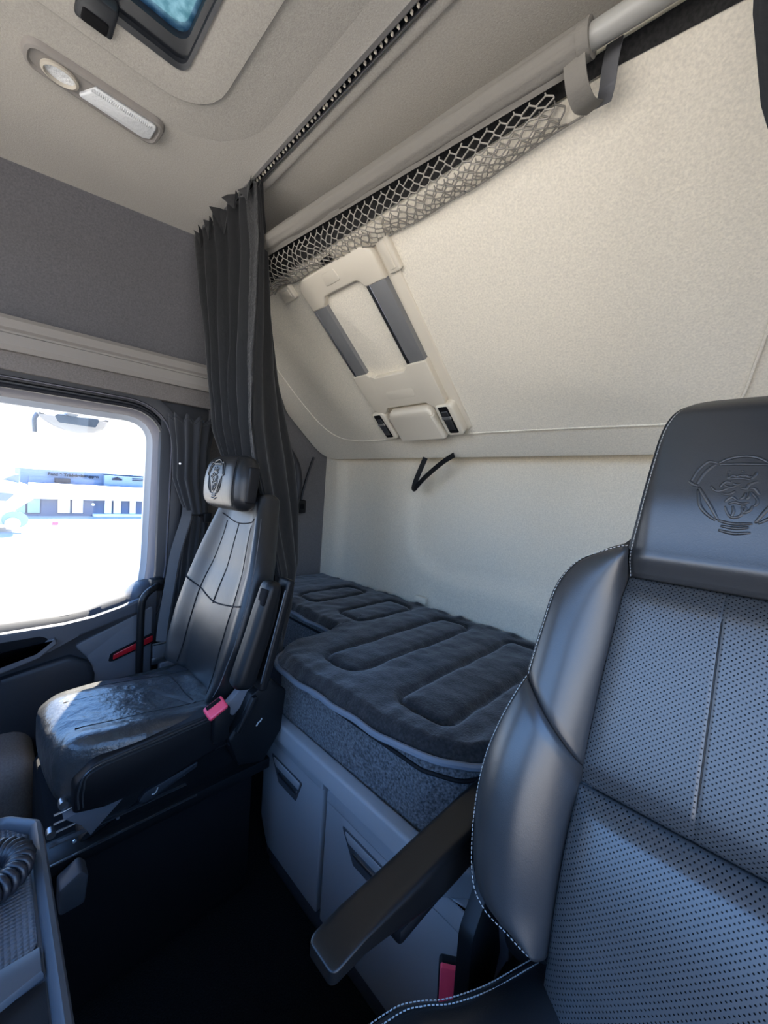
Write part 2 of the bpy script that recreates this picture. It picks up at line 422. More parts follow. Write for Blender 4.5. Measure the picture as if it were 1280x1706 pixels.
for b in ((-.2, .06, 0, 2.1), (2.2, 2.36, 0, 2.1), (.06, 2.2, 0, .86), (.06, 2.2, 1.86, 2.1)): f.add(box(b[0], b[1], -1.05, -.98, b[2], b[3]))
dash = spline([Vector(p) for p in ((-.97, .90), (-.80, .92), (-.62, .90), (-.50, .82), (-.46, .70), (-.48, .55), (-.60, .42), (-.80, .38), (-.97, .38))], 5)
tag(mk('trim_2', loft([[(x, p.x, p.y) for p in dash] for x in (-.12, .6, 1.2, 1.8, 2.27)]), 'dark_plastic'), kind='structure', label='dark dashboard along the windscreen')
tag(mk('wall_front', f.vf, 'dark_plastic'), kind='structure')
f = MB()
for b in ((-1.0, -.75, 0, 2.1), (.62, 1.48, 0, 2.1), (-.75, .62, 1.72, 2.1), (-.75, .62, 0, .45)): f.add(box(2.28, 2.36, b[0], b[1], b[2], b[3]))
tag(mk('wall_right', f.vf, 'rear_side_fabric'), kind='structure')

# ------------------------------------------------------------------ passenger door with its window
door = tag(thing('door_1', 'dark passenger door with a sunlit window', None, (0, 0, 0)), kind='structure')
win_pts = [(-.60, .62), (.22, .62), (.40, .62), (.418, .80), (.425, 1.357), (-.60, 1.345)]
wloop = [p for p in round_poly(win_pts, [.05, .02, .04, .02, .085, .05], 8)]
mk('window_channel', ring_loft(wloop, [(-.002, -.075), (-.002, -.055), (.012, -.050), (.018, -.044)], YZ), 'frame_pale', door)
mk('window_frame', ring_loft(wloop, [(.017, -.046), (.020, -.034), (.034, -.018), (.040, -.012)], YZ), 'frame_mauve', door)
mk('window_seal', ring_loft(wloop, [(.039, -.014), (.042, -.006), (.050, -.002), (.056, -.006), (.058, -.02), (.063, -.02), (.066, -.004), (.072, -.002)], YZ), 'seal_black', door)
mk('frame_line', ring_loft(wloop, [(.070, -.004), (.072, .006), (.075, .006), (.077, -.002)], YZ), 'frame_mauve', door)
mk('frame_cover', ring_loft(wloop, [(.076, -.004), (.078, .004), (.098, .010), (.115, .010), (.115, -.06)], YZ), 'dark_plastic', door)
win = tag(thing('window_1', 'passenger side window pane seen against the bright yard', None, (0, 0, 0)), kind='structure')
mk('pane', prism(offset_loop(wloop, .004), -.082, -.078, YZ), 'window_glass', win, smooth=False)
# the pressed lower door: a lofted section whose sill line climbs towards the hinge pillar
def sill(y): return interp([(-.7, .655), (.16, .655), (.24, .662), (.33, .688), (.37, .700), (.40, .730), (.43, .735)], y)
def door_sec(y):
    t = sill(y); k = sm(.30, .40, y)
    return [(-.10, t - .02), (-.045, t), (.0, t + .004), (.026, t - .006), (.045, t - .026), (.050, t - .05), (.046, .585 - .0 * k), (.036, .56), (.036, .48), (.030, .40), (.022, .25), (.02, .02), (-.10, .02)]
ys = [-.70, -.4, -.1, .05, .16, .20, .24, .28, .33, .35, .37, .385, .40, .43, .45]
mk('door_panel', loft([[(x, y, z) for x, z in door_sec(y)] for y in ys]), 'door_skin', door, ang=30)
def slab(pts, x0, x1, r=.01, bev=.005): return prism(round_poly(pts, r), x0, x1, YZ, bev, 3)
mk('armrest', slab([(-.70, .50), (.00, .515), (.13, .545), (.21, .585), (.40, .640), (.40, .69), (.335, .665), (.25, .642), (.17, .632), (-.70, .622)], .030, .068, .012, .008), 'door_mid', door)
mk('pull_pocket', slab([(-.60, .525), (.02, .538), (.105, .56), (.135, .592), (.11, .606), (-.60, .602)], .060, .0705, .014, .003), 'matte_black', door)
mk('pull_lip', slab([(-.60, .500), (.02, .512), (.11, .538), (.152, .575), (.148, .596), (.128, .590), (.10, .558), (.02, .536), (-.60, .524)], .060, .082, .006, .005), 'door_grey', door)
mk('lower_trim', slab([(.205, .36), (.44, .36), (.44, .655), (.40, .630), (.20, .545), (.235, .50), (.255, .455)], .026, .050, .012, .006), 'door_grey', door)
mk('map_pocket', slab([(-.70, .10), (.20, .12), (.25, .34), (.262, .43), (.245, .480), (.19, .515), (.02, .485), (-.70, .47)], .026, .062, .03, .015), 'dark_plastic', door)
rl = mk('reflector_bezel', slab([(.300, .465), (.316, .464), (.44, .503), (.44, .542), (.318, .497), (.305, .490)], .046, .056, .004, .002), 'matte_black', door)
mk('red_lens', slab([(.312, .470), (.40, .497), (.44, .510), (.44, .533), (.40, .521), (.314, .489)], .054, .060, .003, .002), 'red_lens', rl)
# tubular grab handle at the hinge side
gh = thing('grab_handle', 'black tubular grab handle standing beside the red door reflector', 'handle', (.10, .38, .30))
mk('tube', tube(spline([(.03, .455, .725), (.075, .44, .728), (.098, .415, .722), (.105, .393, .700), (.105, .386, .66), (.103, .386, .50), (.100, .388, .30)], 8), .0125, 12), 'black_plastic', gh)
mk('mount', box(.0, .045, .43, .478, .70, .75, .008), 'black_plastic', gh)
tag(mk('wheel_arch_cover', rbox(.34, .80, .38, .07, Frame((.10, -.30, .12), (1, 0, 0), (0, 1, 0), (0, 0, 1))), 'trim_fabric'), 'brownish carpeted wheel arch hump in front of the passenger seat', 'wheel arch')

# ------------------------------------------------------------------ roof hatch
ht = thing('roof_hatch', 'black framed roof hatch with frosted blue glass', 'roof hatch', ((HX0 + HX1) / 2, (HY0 + HY1) / 2, 2.05))
def rr(x0, x1, y0, y1, r): return round_poly([(x0, y0), (x1, y0), (x1, y1), (x0, y1)], r)
A = rr(HX0, HX1, HY0, HY1, .03); B = rr(HX0 + .014, HX1 - .014, HY0 + .010, HY1 - .007, .022); D = rr(HX0 + .05, HX1 - .05, HY0 + .02, HY1 - .017, .03)
mk('frame', loft([[CE(p.x, p.y, h) for p in q] for q, h in ((A, -.03), (A, .016), (B, .014), (B, .004), (D, .002), (D, -.03))], cap=False), 'hatch_black', ht)
mk('glass', prism(D, .012, .018, Frame((0, 0, 2.05), (1, 0, 0), (0, 1, 0), (0, 0, 1))), 'hatch_glass', ht)
lt = mk('latch', prism(rr(.672, .742, .098, .160, .008), -.01, .022, CE, .006), 'hatch_black', ht)
mk('latch_grip', prism(rr(.678, .705, .108, .15, .005), .018, .026, CE, .003), 'matte_black', lt)
# ------------------------------------------------------------------ ceiling lamp
lp = thing('ceiling_lamp', 'pale interior lamp with round spot and oblong dome lens on the headliner', 'lamp', (.49, .165, 2.05))
LF = Frame((.4925, .165, 2.05), (.0, 1, 0), (1, 0, 0), (0, 0, -1))   # a along Y, b along X
body = round_poly([(-.132, -.034), (.130, -.050), (.134, .042), (-.130, .038)], [.034, .03, .03, .034], 8)
mk('bezel', loft([[LF(p.x, p.y, h) for p in offset_loop(body, d)] for d, h in ((.004, -.005), (.004, .004), (.0, .012), (-.006, .014), (-.010, .009))]), 'trim_grey', lp)
def oval(cx, cy, a, b, n=28): return [Vector((cx + a * math.cos(2 * math.pi * i / n), cy + b * math.sin(2 * math.pi * i / n))) for i in range(n)]
sp = mk('spot_ring', loft([[LF(p.x, p.y, h) for p in oval(-.070, -.003, a, b)] for a, b, h in ((.034, .027, .006), (.034, .027, .015), (.029, .023, .017), (.027, .021, .010))], cap=False), 'beige_dark', lp)
mk('spot_lens', loft([[LF(p.x, p.y, h) for p in oval(-.070, -.003, a, b)] for a, b, h in ((.028, .022, .010), (.022, .017, .006), (.012, .009, .003), (.004, .003, .002))]), 'reflector', sp)
dl = mk('dome_lens', prism(round_poly([(-.036, -.026), (.100, -.036), (.116, -.024), (.118, .028), (-.008, .028)], [.006, .012, .012, .01, .006]), .004, .0165, LF, .004, 3), 'clear_lens', lp)
g = MB()
for i in range(30):
    a = -.016 + i * .0041; g.add(box(a, a + .0030, .014, .024, .016, .0176, .0006, LF, 1))
mk('lens_ribs', g.vf, 'clear_lens', dl)
# ------------------------------------------------------------------ curtain rail on the roof
cr = thing('curtain_rail', 'slotted chrome edged curtain rail crossing the headliner', 'curtain rail', (1.1, .535, 2.05))
RY = .535
mk('track', MB().add(box(.08, 2.25, RY - .0085, RY - .0065, 2.036, 2.052, .0006)).add(box(.08, 2.25, RY + .0065, RY + .0095, 2.036, 2.052, .0006)).vf, 'dull_steel', cr)
mk('slot', box(.08, 2.25, RY - .0065, RY + .0065, 2.0445, 2.052), 'matte_black', cr)
mk('backing_lip', box(.08, 2.25, RY + .018, RY + .040, 2.042, 2.052, .004), 'headliner', cr)
for i in range(46):
    x = .56 + i * .0162 + random.uniform(-.003, .003)
    mk('glider', box(x - .0016, x + .0016, RY - .003, RY + .003, 2.037, 2.0448, .0008), 'beige_plastic', cr)

# ================================================================== upper bunk, folded to a slope
TH = R(40)
BK = Frame((0, 1.33, 1.31), (1, 0, 0), (0, -math.cos(TH), math.sin(TH)), (0, -math.sin(TH), -math.cos(TH)))   # (x, s up the slope, h out)
ub = thing('upper_bunk', 'beige fabric upper bunk folded up against the rear wall', 'bunk', (1.1, 1.33, 1.31))
outl = round_poly([(-.115, .0), (2.25, -.006), (2.25, .826), (.31, .93), (.17, .70), (.06, .60), (-.115, .34)], [.12, .02, .02, .02, .1, .1, .1], 8)
mk('panel', prism(outl, -.09, .0, BK, .006, 3), 'bunk_fabric', ub)
inl = spline([(.10, .66), (.085, .52), (.085, .34), (.108, .225), (.17, .155), (.28, .126), (.46, .121), (.9, .126), (1.3, .119), (1.52, .113), (1.60, .125), (1.64, .165), (1.662, .26), (1.69, .42), (1.72, .7)], 6)
mk('seam_ridge', tube([BK(p.x, p.y, .005) for p in inl], .0036, 6), 'bunk_fabric', ub)
padp = [(p.x, p.y) for p in spline([(.10, .66), (.085, .52), (.085, .34), (.108, .225), (.17, .155), (.28, .126), (.46, .121), (.9, .126), (1.3, .119), (1.52, .113), (1.60, .125), (1.64, .165), (1.662, .26), (1.69, .42), (1.70, .6), (1.71, .84)], 4)] + [(.32, .84)]
mk('pad', prism(padp, -.002, .006, BK, .005, 3), 'bunk_fabric', ub)
mk('felt_strip', prism([(.32, .852), (1.45, .842), (2.2, .77), (2.2, .826), (.32, .927)], -.002, .0075, BK), 'dark_felt', ub)
# ------------------------------------------------------------------ tube, sleeve and luggage net along the bunk's upper edge
TB = lambda x: BK(x, .945 - (x - .5) * .058, .035)
tag(mk('support_tube', tube([TB(x) for x in (.50, 1.0, 1.45, 1.8, 2.22)], .0165, 16), 'tube_grey'), 'grey metal tube along the upper edge of the bunk', 'tube')
net = thing('luggage_net', 'beige mesh luggage net slung from a fabric sleeve on the tube', 'net', TB(1.0))
def slv(u, v):
    x = .462 + .993 * v; a = 2 * math.pi * u; r = .0225 + .0012 * nz((x * 3, a, 1), 3) + .0008 * math.sin(a * 9 + x * 5)
    p = TB(x); return p + BK.y * r * math.cos(a) * 1.05 + BK.z * r * math.sin(a)
mk('sleeve', grid(slv, 36, 60, True), 'sleeve', net)
mk('sleeve_band', tube([TB(x) for x in (1.440, 1.448, 1.457)], .0245, 20), 'sleeve', net)
def flap_f(u, v):
    x = .475 + .965 * u; s0 = .945 - (x - .5) * .058
    return BK(x, s0 - .012 - .014 * v, .051 - .002 * v + .002 * nz((x * 8, v, 3), 2))
mk('hem_flap', thicken(grid(flap_f, 60, 4), tuple(BK.z * -.002)), 'sleeve', net)
def net_surf(a, b):
    """a along the tube 0..1, b from the hem down round the bag to the panel"""
    x = .40 + 1.025 * a
    s0 = .945 - (max(x, .5) - .5) * .058 - .026
    sl_ = interp([(.30, .850), (.5, .822), (.72, .806), (.9, .792), (1.2, .792), (1.33, .800), (1.45, .805)], x)
    if b < .72:
        t = b / .72; s = s0 + (sl_ - s0) * t; h = .046 * (1 - t) + .012 * t + .034 * math.sin(math.pi * min(1, t * 1.02)) ** .9
    else:
        t = (b - .72) / .28; s = sl_ + .05 * t; h = .012 + .002 * t
    k = 1 - sm(.30, .75, a) * .75
    h += k * (.013 * nz((a * 16, b * 4.5, 2), 1)) * math.sin(math.pi * min(1, b)); s += k * .016 * nz((a * 12, b * 4, 9), 1) * math.sin(math.pi * b)
    if a < .10: s -= .035 * (1 - a / .10) * (1 - b * .6)
    return BK(x, s, max(.0075, h))
mb = MB(); NA, NB = 38, 11
def hexpt(i, j): return (i, j)
def edge(p, q):
    P = [net_surf(p[0], p[1]), net_surf((p[0] + q[0]) / 2, (p[1] + q[1]) / 2), net_surf(q[0], q[1])]
    mb.add(tube(P, .0015, 4, cap=False))
for j in range(NB):
    for i in range(NA):
        da = 1 / (NA + .5); db = 1 / NB; o = .5 * (j % 2); jt = lambda *k: .10 * nz(k, 3.7)
        def vtx(i_, j_, top):
            a = (i_ + .5 * (j_ % 2)) * da; b = (j_ + (.33 if top else .67)) * db
            return (min(1, max(0, a + da * .5 * 0 + .12 * da * nz((i_ * 1.3, j_ * 2.1, top), 1.7))), min(1, b))
        # honeycomb: a vertical strand and two slanted strands per cell
        lo = vtx(i, j, False); hi = vtx(i, j, True); edge(hi, lo)
        if j + 1 < NB:
            i2 = i if j % 2 == 0 else i + 1
            for k in (i2 - 1, i2):
                if 0 <= k < NA: edge(lo, vtx(k, j + 1, True))
tag(mk('mesh_cord', mb.vf, 'net_cord', net, ang=0), kind='stuff')
# end loops of webbing
def strap(a0, pts, w, mt):
    P = spline(pts, 8); return ribbon([BK(*p) for p in P], BK.x * w, BK.z * .0012)
mk('end_strap', ribbon([BK(*p) for p in spline([(1.432, .893, .040), (1.436, .872, .062), (1.437, .848, .068), (1.440, .822, .056), (1.450, .808, .032)], 8)], BK.x * .016 + BK.y * .002, BK.z * .0014), 'sleeve', net)
mk('end_strap', ribbon([BK(*p) for p in spline([(1.478, .868, .006), (1.475, .850, .030), (1.470, .826, .044), (1.460, .808, .036)], 8)], BK.x * .013 + BK.z * .006, BK.y * .0014), 'webbing', net)
mk('bottom_cord', tube([net_surf(i / 60, .70) for i in range(61)], .0022, 6), 'net_cord', net)

# ------------------------------------------------------------------ folding ladder clipped to the bunk
ld = thing('bunk_ladder', 'folded beige ladder with grey grip inserts clipped to the sloping bunk', 'ladder', BK(.72, .15, 0))
def bprism(pts, r, h0, h1, bev=.004, seg=3): return prism(round_poly(pts, r), h0, h1, BK, bev, seg)
mk('base_plate', bprism([(.535, .785), (.90, .80), (.935, .78), (.935, .16), (.915, .145), (.53, .145)], .012, .004, .012, .004), 'beige_plastic', ld)
mk('inner_cloth', bprism([(.59, .38), (.84, .38), (.84, .76), (.59, .76)], .02, .011, .0145, .001), 'bunk_fabric', ld)
# H frame: upper bow
bow = [(.552, .715), (.552, .795), (.585, .815), (.86, .815), (.895, .795), (.895, .715), (.815, .715), (.800, .742), (.640, .742), (.618, .715)]
mk('upper_bow', bprism(bow, [0, .03, .03, .03, .03, 0, 0, .02, .02, 0], .012, .034, .006), 'beige_plastic', ld)
mk('release_button', bprism([(.675, .765), (.745, .765), (.738, .800), (.682, .800)], .008, .033, .0365, .002), 'beige_plastic', ld)
mk('top_latch', bprism([(.70, .818), (.735, .818), (.735, .832), (.70, .832)], .002, .012, .03, .002), 'black_plastic', ld)
for x0, x1 in ((.548, .618), (.815, .893)):
    rail = mk('rail', bprism([(x0, .452), (x1, .452), (x1, .722), (x0, .722)], .0, .012, .031, .005, 2), 'grey_insert', ld)
    mk('rail_edge', bprism([(x0 + .004, .455), (x0 + .016, .455), (x0 + .016, .719), (x0 + .004, .719)], .0, .0305, .0320, .0006, 1), 'steel', rail)
low = [(.545, .455), (.545, .30), (.565, .275), (.600, .275), (.625, .300), (.815, .300), (.84, .275), (.885, .27), (.897, .30), (.897, .455), (.815, .455), (.806, .442), (.79, .434), (.65, .434), (.632, .442), (.618, .455)]
mk('lower_bow', bprism(low, [0, .03, .01, .01, .015, .015, .01, .01, .02, 0, 0, .008, .01, .01, .008, 0], .012, .036, .005), 'beige_plastic', ld)
mk('step_recess', bprism([(.66, .335), (.79, .335), (.79, .372), (.66, .372)], .014, .035, .0365, .001), 'beige_plastic', ld)
mk('foot_cover', bprism([(.605, .135), (.835, .135), (.83, .255), (.815, .285), (.625, .285), (.612, .255)], [.02, .02, .02, .03, .03, .02], .012, .050, .014, 4), 'beige_plastic', ld)
for x0, x1 in ((.518, .592), (.843, .918)):
    hs = mk('hinge_housing', bprism([(x0, .15), (x1, .15), (x1, .285), (x0, .285)], .02, .012, .044, .008, 3), 'beige_plastic', ld)
    mk('hinge_slot', bprism([(x0 + .018, .165), (x1 - .018, .165), (x1 - .018, .280), (x0 + .018, .280)], .006, .0435, .046, .001, 1), 'matte_black', hs)
    mk('hinge_pin', tube([BK(x0 + .02, .235, .047), BK(x1 - .02, .235, .047)], .006, 10), 'steel', hs)
    mk('hinge_plate', bprism([(x0 + .024, .18), (x1 - .024, .18), (x1 - .024, .262), (x0 + .024, .262)], .002, .046, .049, .001, 1), 'dull_steel', hs)
for x0, x1, s0, s1 in ((.905, .950, .715, .84), (.43, .50, .775, .822)):
    cl = mk('side_clip', bprism([(x0, s0), (x1, s0), (x1, s1), (x0, s1)], .008, .004, .022, .005, 3), 'beige_plastic', ld)
    mk('clip_pad', bprism([(x0 + .012, s0 + .010), (x1 - .012, s0 + .010), (x1 - .012, s1 - .010), (x0 + .012, s1 - .010)], .005, .0215, .0245, .002, 2), 'beige_plastic', cl)
# ------------------------------------------------------------------ pull strap under the bunk, switch cord and side grip
st = spline([Vector(p) for p in ((.80, 1.298, 1.318), (.745, 1.290, 1.283), (.675, 1.285, 1.228), (.632, 1.287, 1.190), (.612, 1.291, 1.172), (.602, 1.298, 1.183), (.608, 1.306, 1.222), (.640, 1.315, 1.31))], 10)
sw = [Vector((q.z - p.z, 0, p.x - q.x)).normalized() * .0115 + Vector((0, .002, 0)) for p, q in zip(st, st[1:] + [st[-1] * 2 - st[-2]])]
tag(mk('pull_strap', ribbon(st, sw, (0, .0012, 0)), 'vinyl_black'), 'black loop of webbing hanging below the edge of the upper bunk', 'strap')
sc_ = thing('switch_cord', 'black cord with a small hand switch hanging by the rear corner', 'switch', (-.115, 1.20, 1.04))
mk('cord', tube(spline([(-.11, 1.255, 1.315), (-.112, 1.225, 1.22), (-.115, 1.20, 1.12), (-.115, 1.192, 1.07)], 8), .007, 8), 'cord_black', sc_)
mk('switch_body', box(-.128, -.100, 1.164, 1.220, 1.000, 1.076, .010), 'black_plastic', sc_)
mk('switch_button', box(-.104, -.097, 1.180, 1.204, 1.025, 1.052, .002), 'matte_black', sc_)
sg = thing('side_grip', 'dark curved grab handle on the side wall behind the curtain', 'handle', (-.12, 1.1, 1.1))
gp = spline([(-.115, 1.02, 1.385), (-.10, 1.09, 1.33), (-.095, 1.145, 1.24), (-.095, 1.155, 1.12), (-.10, 1.12, 1.0), (-.115, 1.06, .93)], 8)
mk('grip', tube(gp, .020, 10), 'dark_plastic', sg)
mk('grip_plate', prism(round_poly([(.92, .93), (1.09, .93), (1.13, 1.05), (1.12, 1.25), (1.02, 1.37), (.92, 1.37)], .05), -.13, -.118, YZ, .004), 'door_mid', sg)
mk('grip_knob', tube([(-.12, 1.03, 1.12), (-.095, 1.03, 1.12)], .035, 20), 'black_plastic', sg)
# ================================================================== lower bunk: cabinet, mattress, quilted topper
cb = thing('bunk_cabinet', 'grey plastic storage cabinet with two drawers under the lower bunk', 'cabinet', (1.0, .70, 0))
mk('carcass', prism(round_poly([(.668, .612), (1.40, .612), (1.43, .66), (1.43, .93), (2.2, .93), (2.2, 1.37), (-.12, 1.37), (-.12, .88), (.668, .88)], [.03, .05, .03, .02, 0, 0, 0, .02, .02]), .0, .445, WORLD), 'cabinet_dark', cb)
def cprism(pts, r, y0, y1, bev=.004, seg=3): return prism(round_poly(pts, r), -y0, -y1, XZ, bev, seg)
mk('top_rail', prism(round_poly([(.628, .74), (.628, .590), (.645, .572), (1.345, .572), (1.424, .65), (1.424, .90), (1.415, .90), (1.39, .70), (1.34, .609), (.668, .609), (.658, .74)], .012), .428, .476, WORLD, .008, 3), 'cabinet_grey', cb)
def handle(par, x0):
    h = mk('handle_recess', cprism([(x0, .352), (x0 + .165, .352), (x0 + .138, .285), (x0 + .048, .285)], .006, .594, .5905, .001, 1), 'cabinet_dark', par)
    mk('handle_lip', cprism([(x0 + .012, .347), (x0 + .156, .347), (x0 + .150, .326), (x0 + .030, .326)], .005, .592, .588, .002, 2), 'cabinet_grey', par)
    mk('handle_bar', cprism([(x0 + .046, .318), (x0 + .144, .318), (x0 + .142, .310), (x0 + .052, .310)], .002, .592, .586, .0015, 2), 'dull_steel', par)
d1 = mk('drawer', cprism([(.672, .13), (.715, .055), (.972, .055), (.972, .418), (.672, .422)], [.03, .03, .008, .008, .012], .62, .592, .006), 'cabinet_grey', cb)
mk('drawer_lip', cprism([(.670, .386), (.972, .386), (.972, .424), (.670, .426)], .006, .61, .589, .004), 'cabinet_grey', d1)
handle(d1, .718)
d2 = mk('drawer', cprism([(.986, .055), (1.415, .055), (1.415, .423), (1.40, .423), (1.01, .423), (.986, .400)], [.008, .02, .01, .02, .02, .02], .62, .592, .006), 'cabinet_grey', cb)
mk('drawer_lip', cprism([(.990, .372), (1.413, .372), (1.413, .420), (1.40, .420), (1.012, .420), (.990, .400)], [.004, .004, .01, .02, .02, .01], .61, .589, .004), 'cabinet_grey', d2)
handle(d2, 1.050)
mk('kick_plate', box(.72, 1.40, .60, .64, 0, .06, .006), 'cabinet_dark', cb)

mo = [(-.11, 1.372), (-.11, .885), (.56, .885), (.652, .86), (.662, .72), (.672, .64), (.715, .612), (1.0, .612), (1.255, .616), (1.325, .65), (1.372, .74), (1.41, .90), (1.47, .945), (2.18, .945), (2.18, 1.372)]
mloop = round_poly(mo, [.02, .03, .05, .05, .04, .04, .05, .1, .06, .06, .06, .05, .04, .02, .02], 6)
mt = thing('mattress', 'thick charcoal speckled mattress lying on the cabinet', 'mattress', (1.0, .95, .476))
mk('core', prism(mloop, .452, .610, WORLD, .012, 3), 'mattress_cloth', mt)
def on_loop(pts, z): return [Vector((p.x, p.y, z)) for p in pts]
front = [p for p in mloop if p.y < 1.0 and .64 < p.x < 1.44]
order = sorted(range(len(mloop)), key=lambda i: i)
lo_ = offset_loop(mloop, .003)
mk('seam_cord', tube([Vector((p.x, p.y, .594)) for p in lo_], .0042, 6, closed=True), 'thread_dark', mt)
# topper: plan outline by x, quilting relief
FRT = [(-.10, .885), (.55, .885), (.63, .86), (.655, .74), (.664, .66), (.69, .615), (.73, .596), (.80, .588), (.95, .590), (1.15, .602), (1.26, .628), (1.33, .672), (1.375, .74), (1.40, .81), (1.43, .91), (1.48, .945), (2.16, .945)]
fline = resample(spline([Vector(p) for p in FRT], 10), 300)
PADS = [(.49, .635), (.79, .93), (1.092, 1.247), (.19, .335), (1.40, 1.55), (1.70, 1.85)]
def pad_d(x, y):
    best = 9; inside = False
    for a, b in PADS:
        y0 = .705 if .66 < a < 1.3 else 1.0
        r = .035; cx, cy, hx_, hy = (a + b) / 2, (y0 + 1.315) / 2, (b - a) / 2 - r, (1.315 - y0) / 2 - r
        qx, qy = abs(x - cx) - hx_, abs(y - cy) - hy
        d = math.hypot(max(qx, 0), max(qy, 0)) + min(max(qx, qy), 0) - r
        if abs(d) < abs(best): best = d
        if d < 0: inside = True
    return best, inside
def topper_z(x, y, e):
    d, ins = pad_d(x, y)
    z = .646 - .013 * math.exp(-(d / .009) ** 2) + (.005 * sm(0, .05, abs(d)))
    z += .0045 * nz((x, y, 1), 9) + .003 * nz((x, y, 5), 22)
    k = 1 - sm(.02, .16, e)
    z += k * (.011 * nz((x * 15 + y * 6, y * 4, 3), 1) + .005 * nz((x * 34, y * 8, 7), 1))
    return z - .030 * (1 - sm(0, .035, e)) ** 1.5
def topper(u, v):
    p = fline[min(299, int(u * 299 + .5))]; y1 = 1.366; vv = v ** 1.25
    x = p.x; q = Vector((x, p.y + (y1 - p.y) * vv))
    # fan the columns out towards an even spacing at the back
    xe = -.10 + 2.26 * u; q.x = x + (xe - x) * sm(0, .9, vv); e = (q - p).length
    if vv > .98: e = min(e, .03 + (1 - vv))
    return (q.x, q.y, topper_z(q.x, q.y, e))
tp = thing('mattress_topper', 'black quilted topper with a blue grey bound edge spread over the mattress', 'topper', (1.0, .95, .63))
mk('quilt', thicken(grid(topper, 299, 120), (0, 0, -.010)), 'quilt', tp, ang=0)
pp = []
for i, p in enumerate(fline):
    if i % 2 == 0: pp.append(Vector((p.x + .006 * sm(1.2, 1.35, p.x) + .002 * nz((i * .35, 0, 0), 1), p.y - .007 + .004 * nz((i * .12, 1, 0), 1), .6205 + .008 * nz((i * .09, 3, 0), 1))))
mk('edge_binding', tube(pp, .0075, 8, flat=1.0), 'piping_blue', tp)

# ================================================================== curtains
AH = [(2.04, (.12, .515), (.572, .530), (.560, .55)), (1.87, (.185, .514), (.58, .541), (.49, .605)), (1.69, (.21, .527), (.59, .538), (.47, .635)),
      (1.51, (.225, .55), (.60, .531), (.44, .69)), (1.33, (.25, .572), (.61, .531), (.42, .757)), (1.23, (.25, .615), (.585, .562), (.41, .795)),
      (1.07, (.24, .645), (.57, .615), (.42, .815)), (.866, (.30, .64), (.65, .631), (.445, .812)), (.644, (.45, .65), (.668, .625), (.60, .67)), (.56, (.46, .65), (.668, .625), (.60, .67))]
def sect(z):
    for a, b in zip(AH, AH[1:]):
        if z >= b[0]:
            t = (a[0] - z) / (a[0] - b[0]); return [Vector(p).lerp(Vector(q), t) for p, q in zip(a[1:], b[1:])]
    return [Vector(p) for p in AH[-1][1:]]
def drape(u, v):
    z = 2.04 - 1.44 * v; A_, H_, R_ = sect(z)
    if u < .72:
        t = u / .72; p = A_.lerp(H_, t); d = (H_ - A_).normalized(); n = Vector((d.y, -d.x))
        ph = 5.2 * t + .22 * nz((t * 3, v * 2, 1), 1.3) + .25 * v * t
        amp = (.020 + .012 * v) * math.sin(math.pi * min(1, t * 1.0 + .05)) ** .4 * (1 - .5 * sm(.93, 1, t))
        w_ = math.sin(2 * math.pi * ph); w_ = math.copysign(abs(w_) ** .75, w_)
        p = p + n * amp * w_ + d * .010 * math.cos(2 * math.pi * ph) * math.sin(math.pi * t)
        p = p + n * .010 * nz((t * 4, v * 7, 4), 1)
    else:
        t = (u - .72) / .28; p = H_.lerp(R_, t); d = (R_ - H_); L_ = d.length; d = d.normalized() if L_ > 1e-6 else Vector((0, 1)); n = Vector((-d.y, d.x))
        p = p + n * -(.012 * math.sin(2 * math.pi * (2.2 * t + .1 * v)) + .012 * math.sin(math.pi * t)) * min(1, L_ * 6) * sm(0, .15, t)
    top = .0
    if v < .03: top = .012 * math.sin(u * 40) * (1 - v / .03)
    return (p.x, p.y, z + top - .010 * (1 - sm(0, .05, v)))
ct = thing('bunk_curtain', 'dark bunk curtain gathered at the rail behind the passenger seat', 'curtain', (.4, .55, .6))
mk('cloth', thicken(grid(drape, 150, 110), (.0008, .0018, 0)), 'curtain_dark', ct, ang=0)
hem = [Vector(drape(.715, i / 80)) for i in range(81)]
def hemf(u, v):
    i = v * 80; p = Vector(drape(.615 + .105 * u, v)); A_, H_, R_ = sect(2.04 - 1.44 * v); d = (H_ - A_).normalized()
    return p + Vector((d.y, -d.x, 0)) * (.0035 + .0022 * nz((v * 50, u * 2, 0), 1))
mk('hem', thicken(grid(hemf, 12, 120), (.0, .002, 0)), 'curtain_hem', ct, ang=0)
for i in range(5):                                            # stiff heading tabs folded over at the rail
    u0 = .06 + i * .135; P = [Vector(drape(u0 + k * .03, 0)) for k in range(4)]; off = Vector((.006, -.016 - .004 * (i % 2), 0)); dr = .055 + .03 * ((i * 7) % 3) / 2
    v = [p + off + Vector((0, 0, .004)) for p in P] + [P[2] + off * 1.5 + Vector((.010, -.004, -dr))]
    mk('heading_tab', thicken((v, [(0, 1, 4), (1, 2, 4), (2, 3, 4)]), (0, .0025, 0)), 'curtain_hem' if i == 9 else 'curtain_dark', ct, smooth=False)
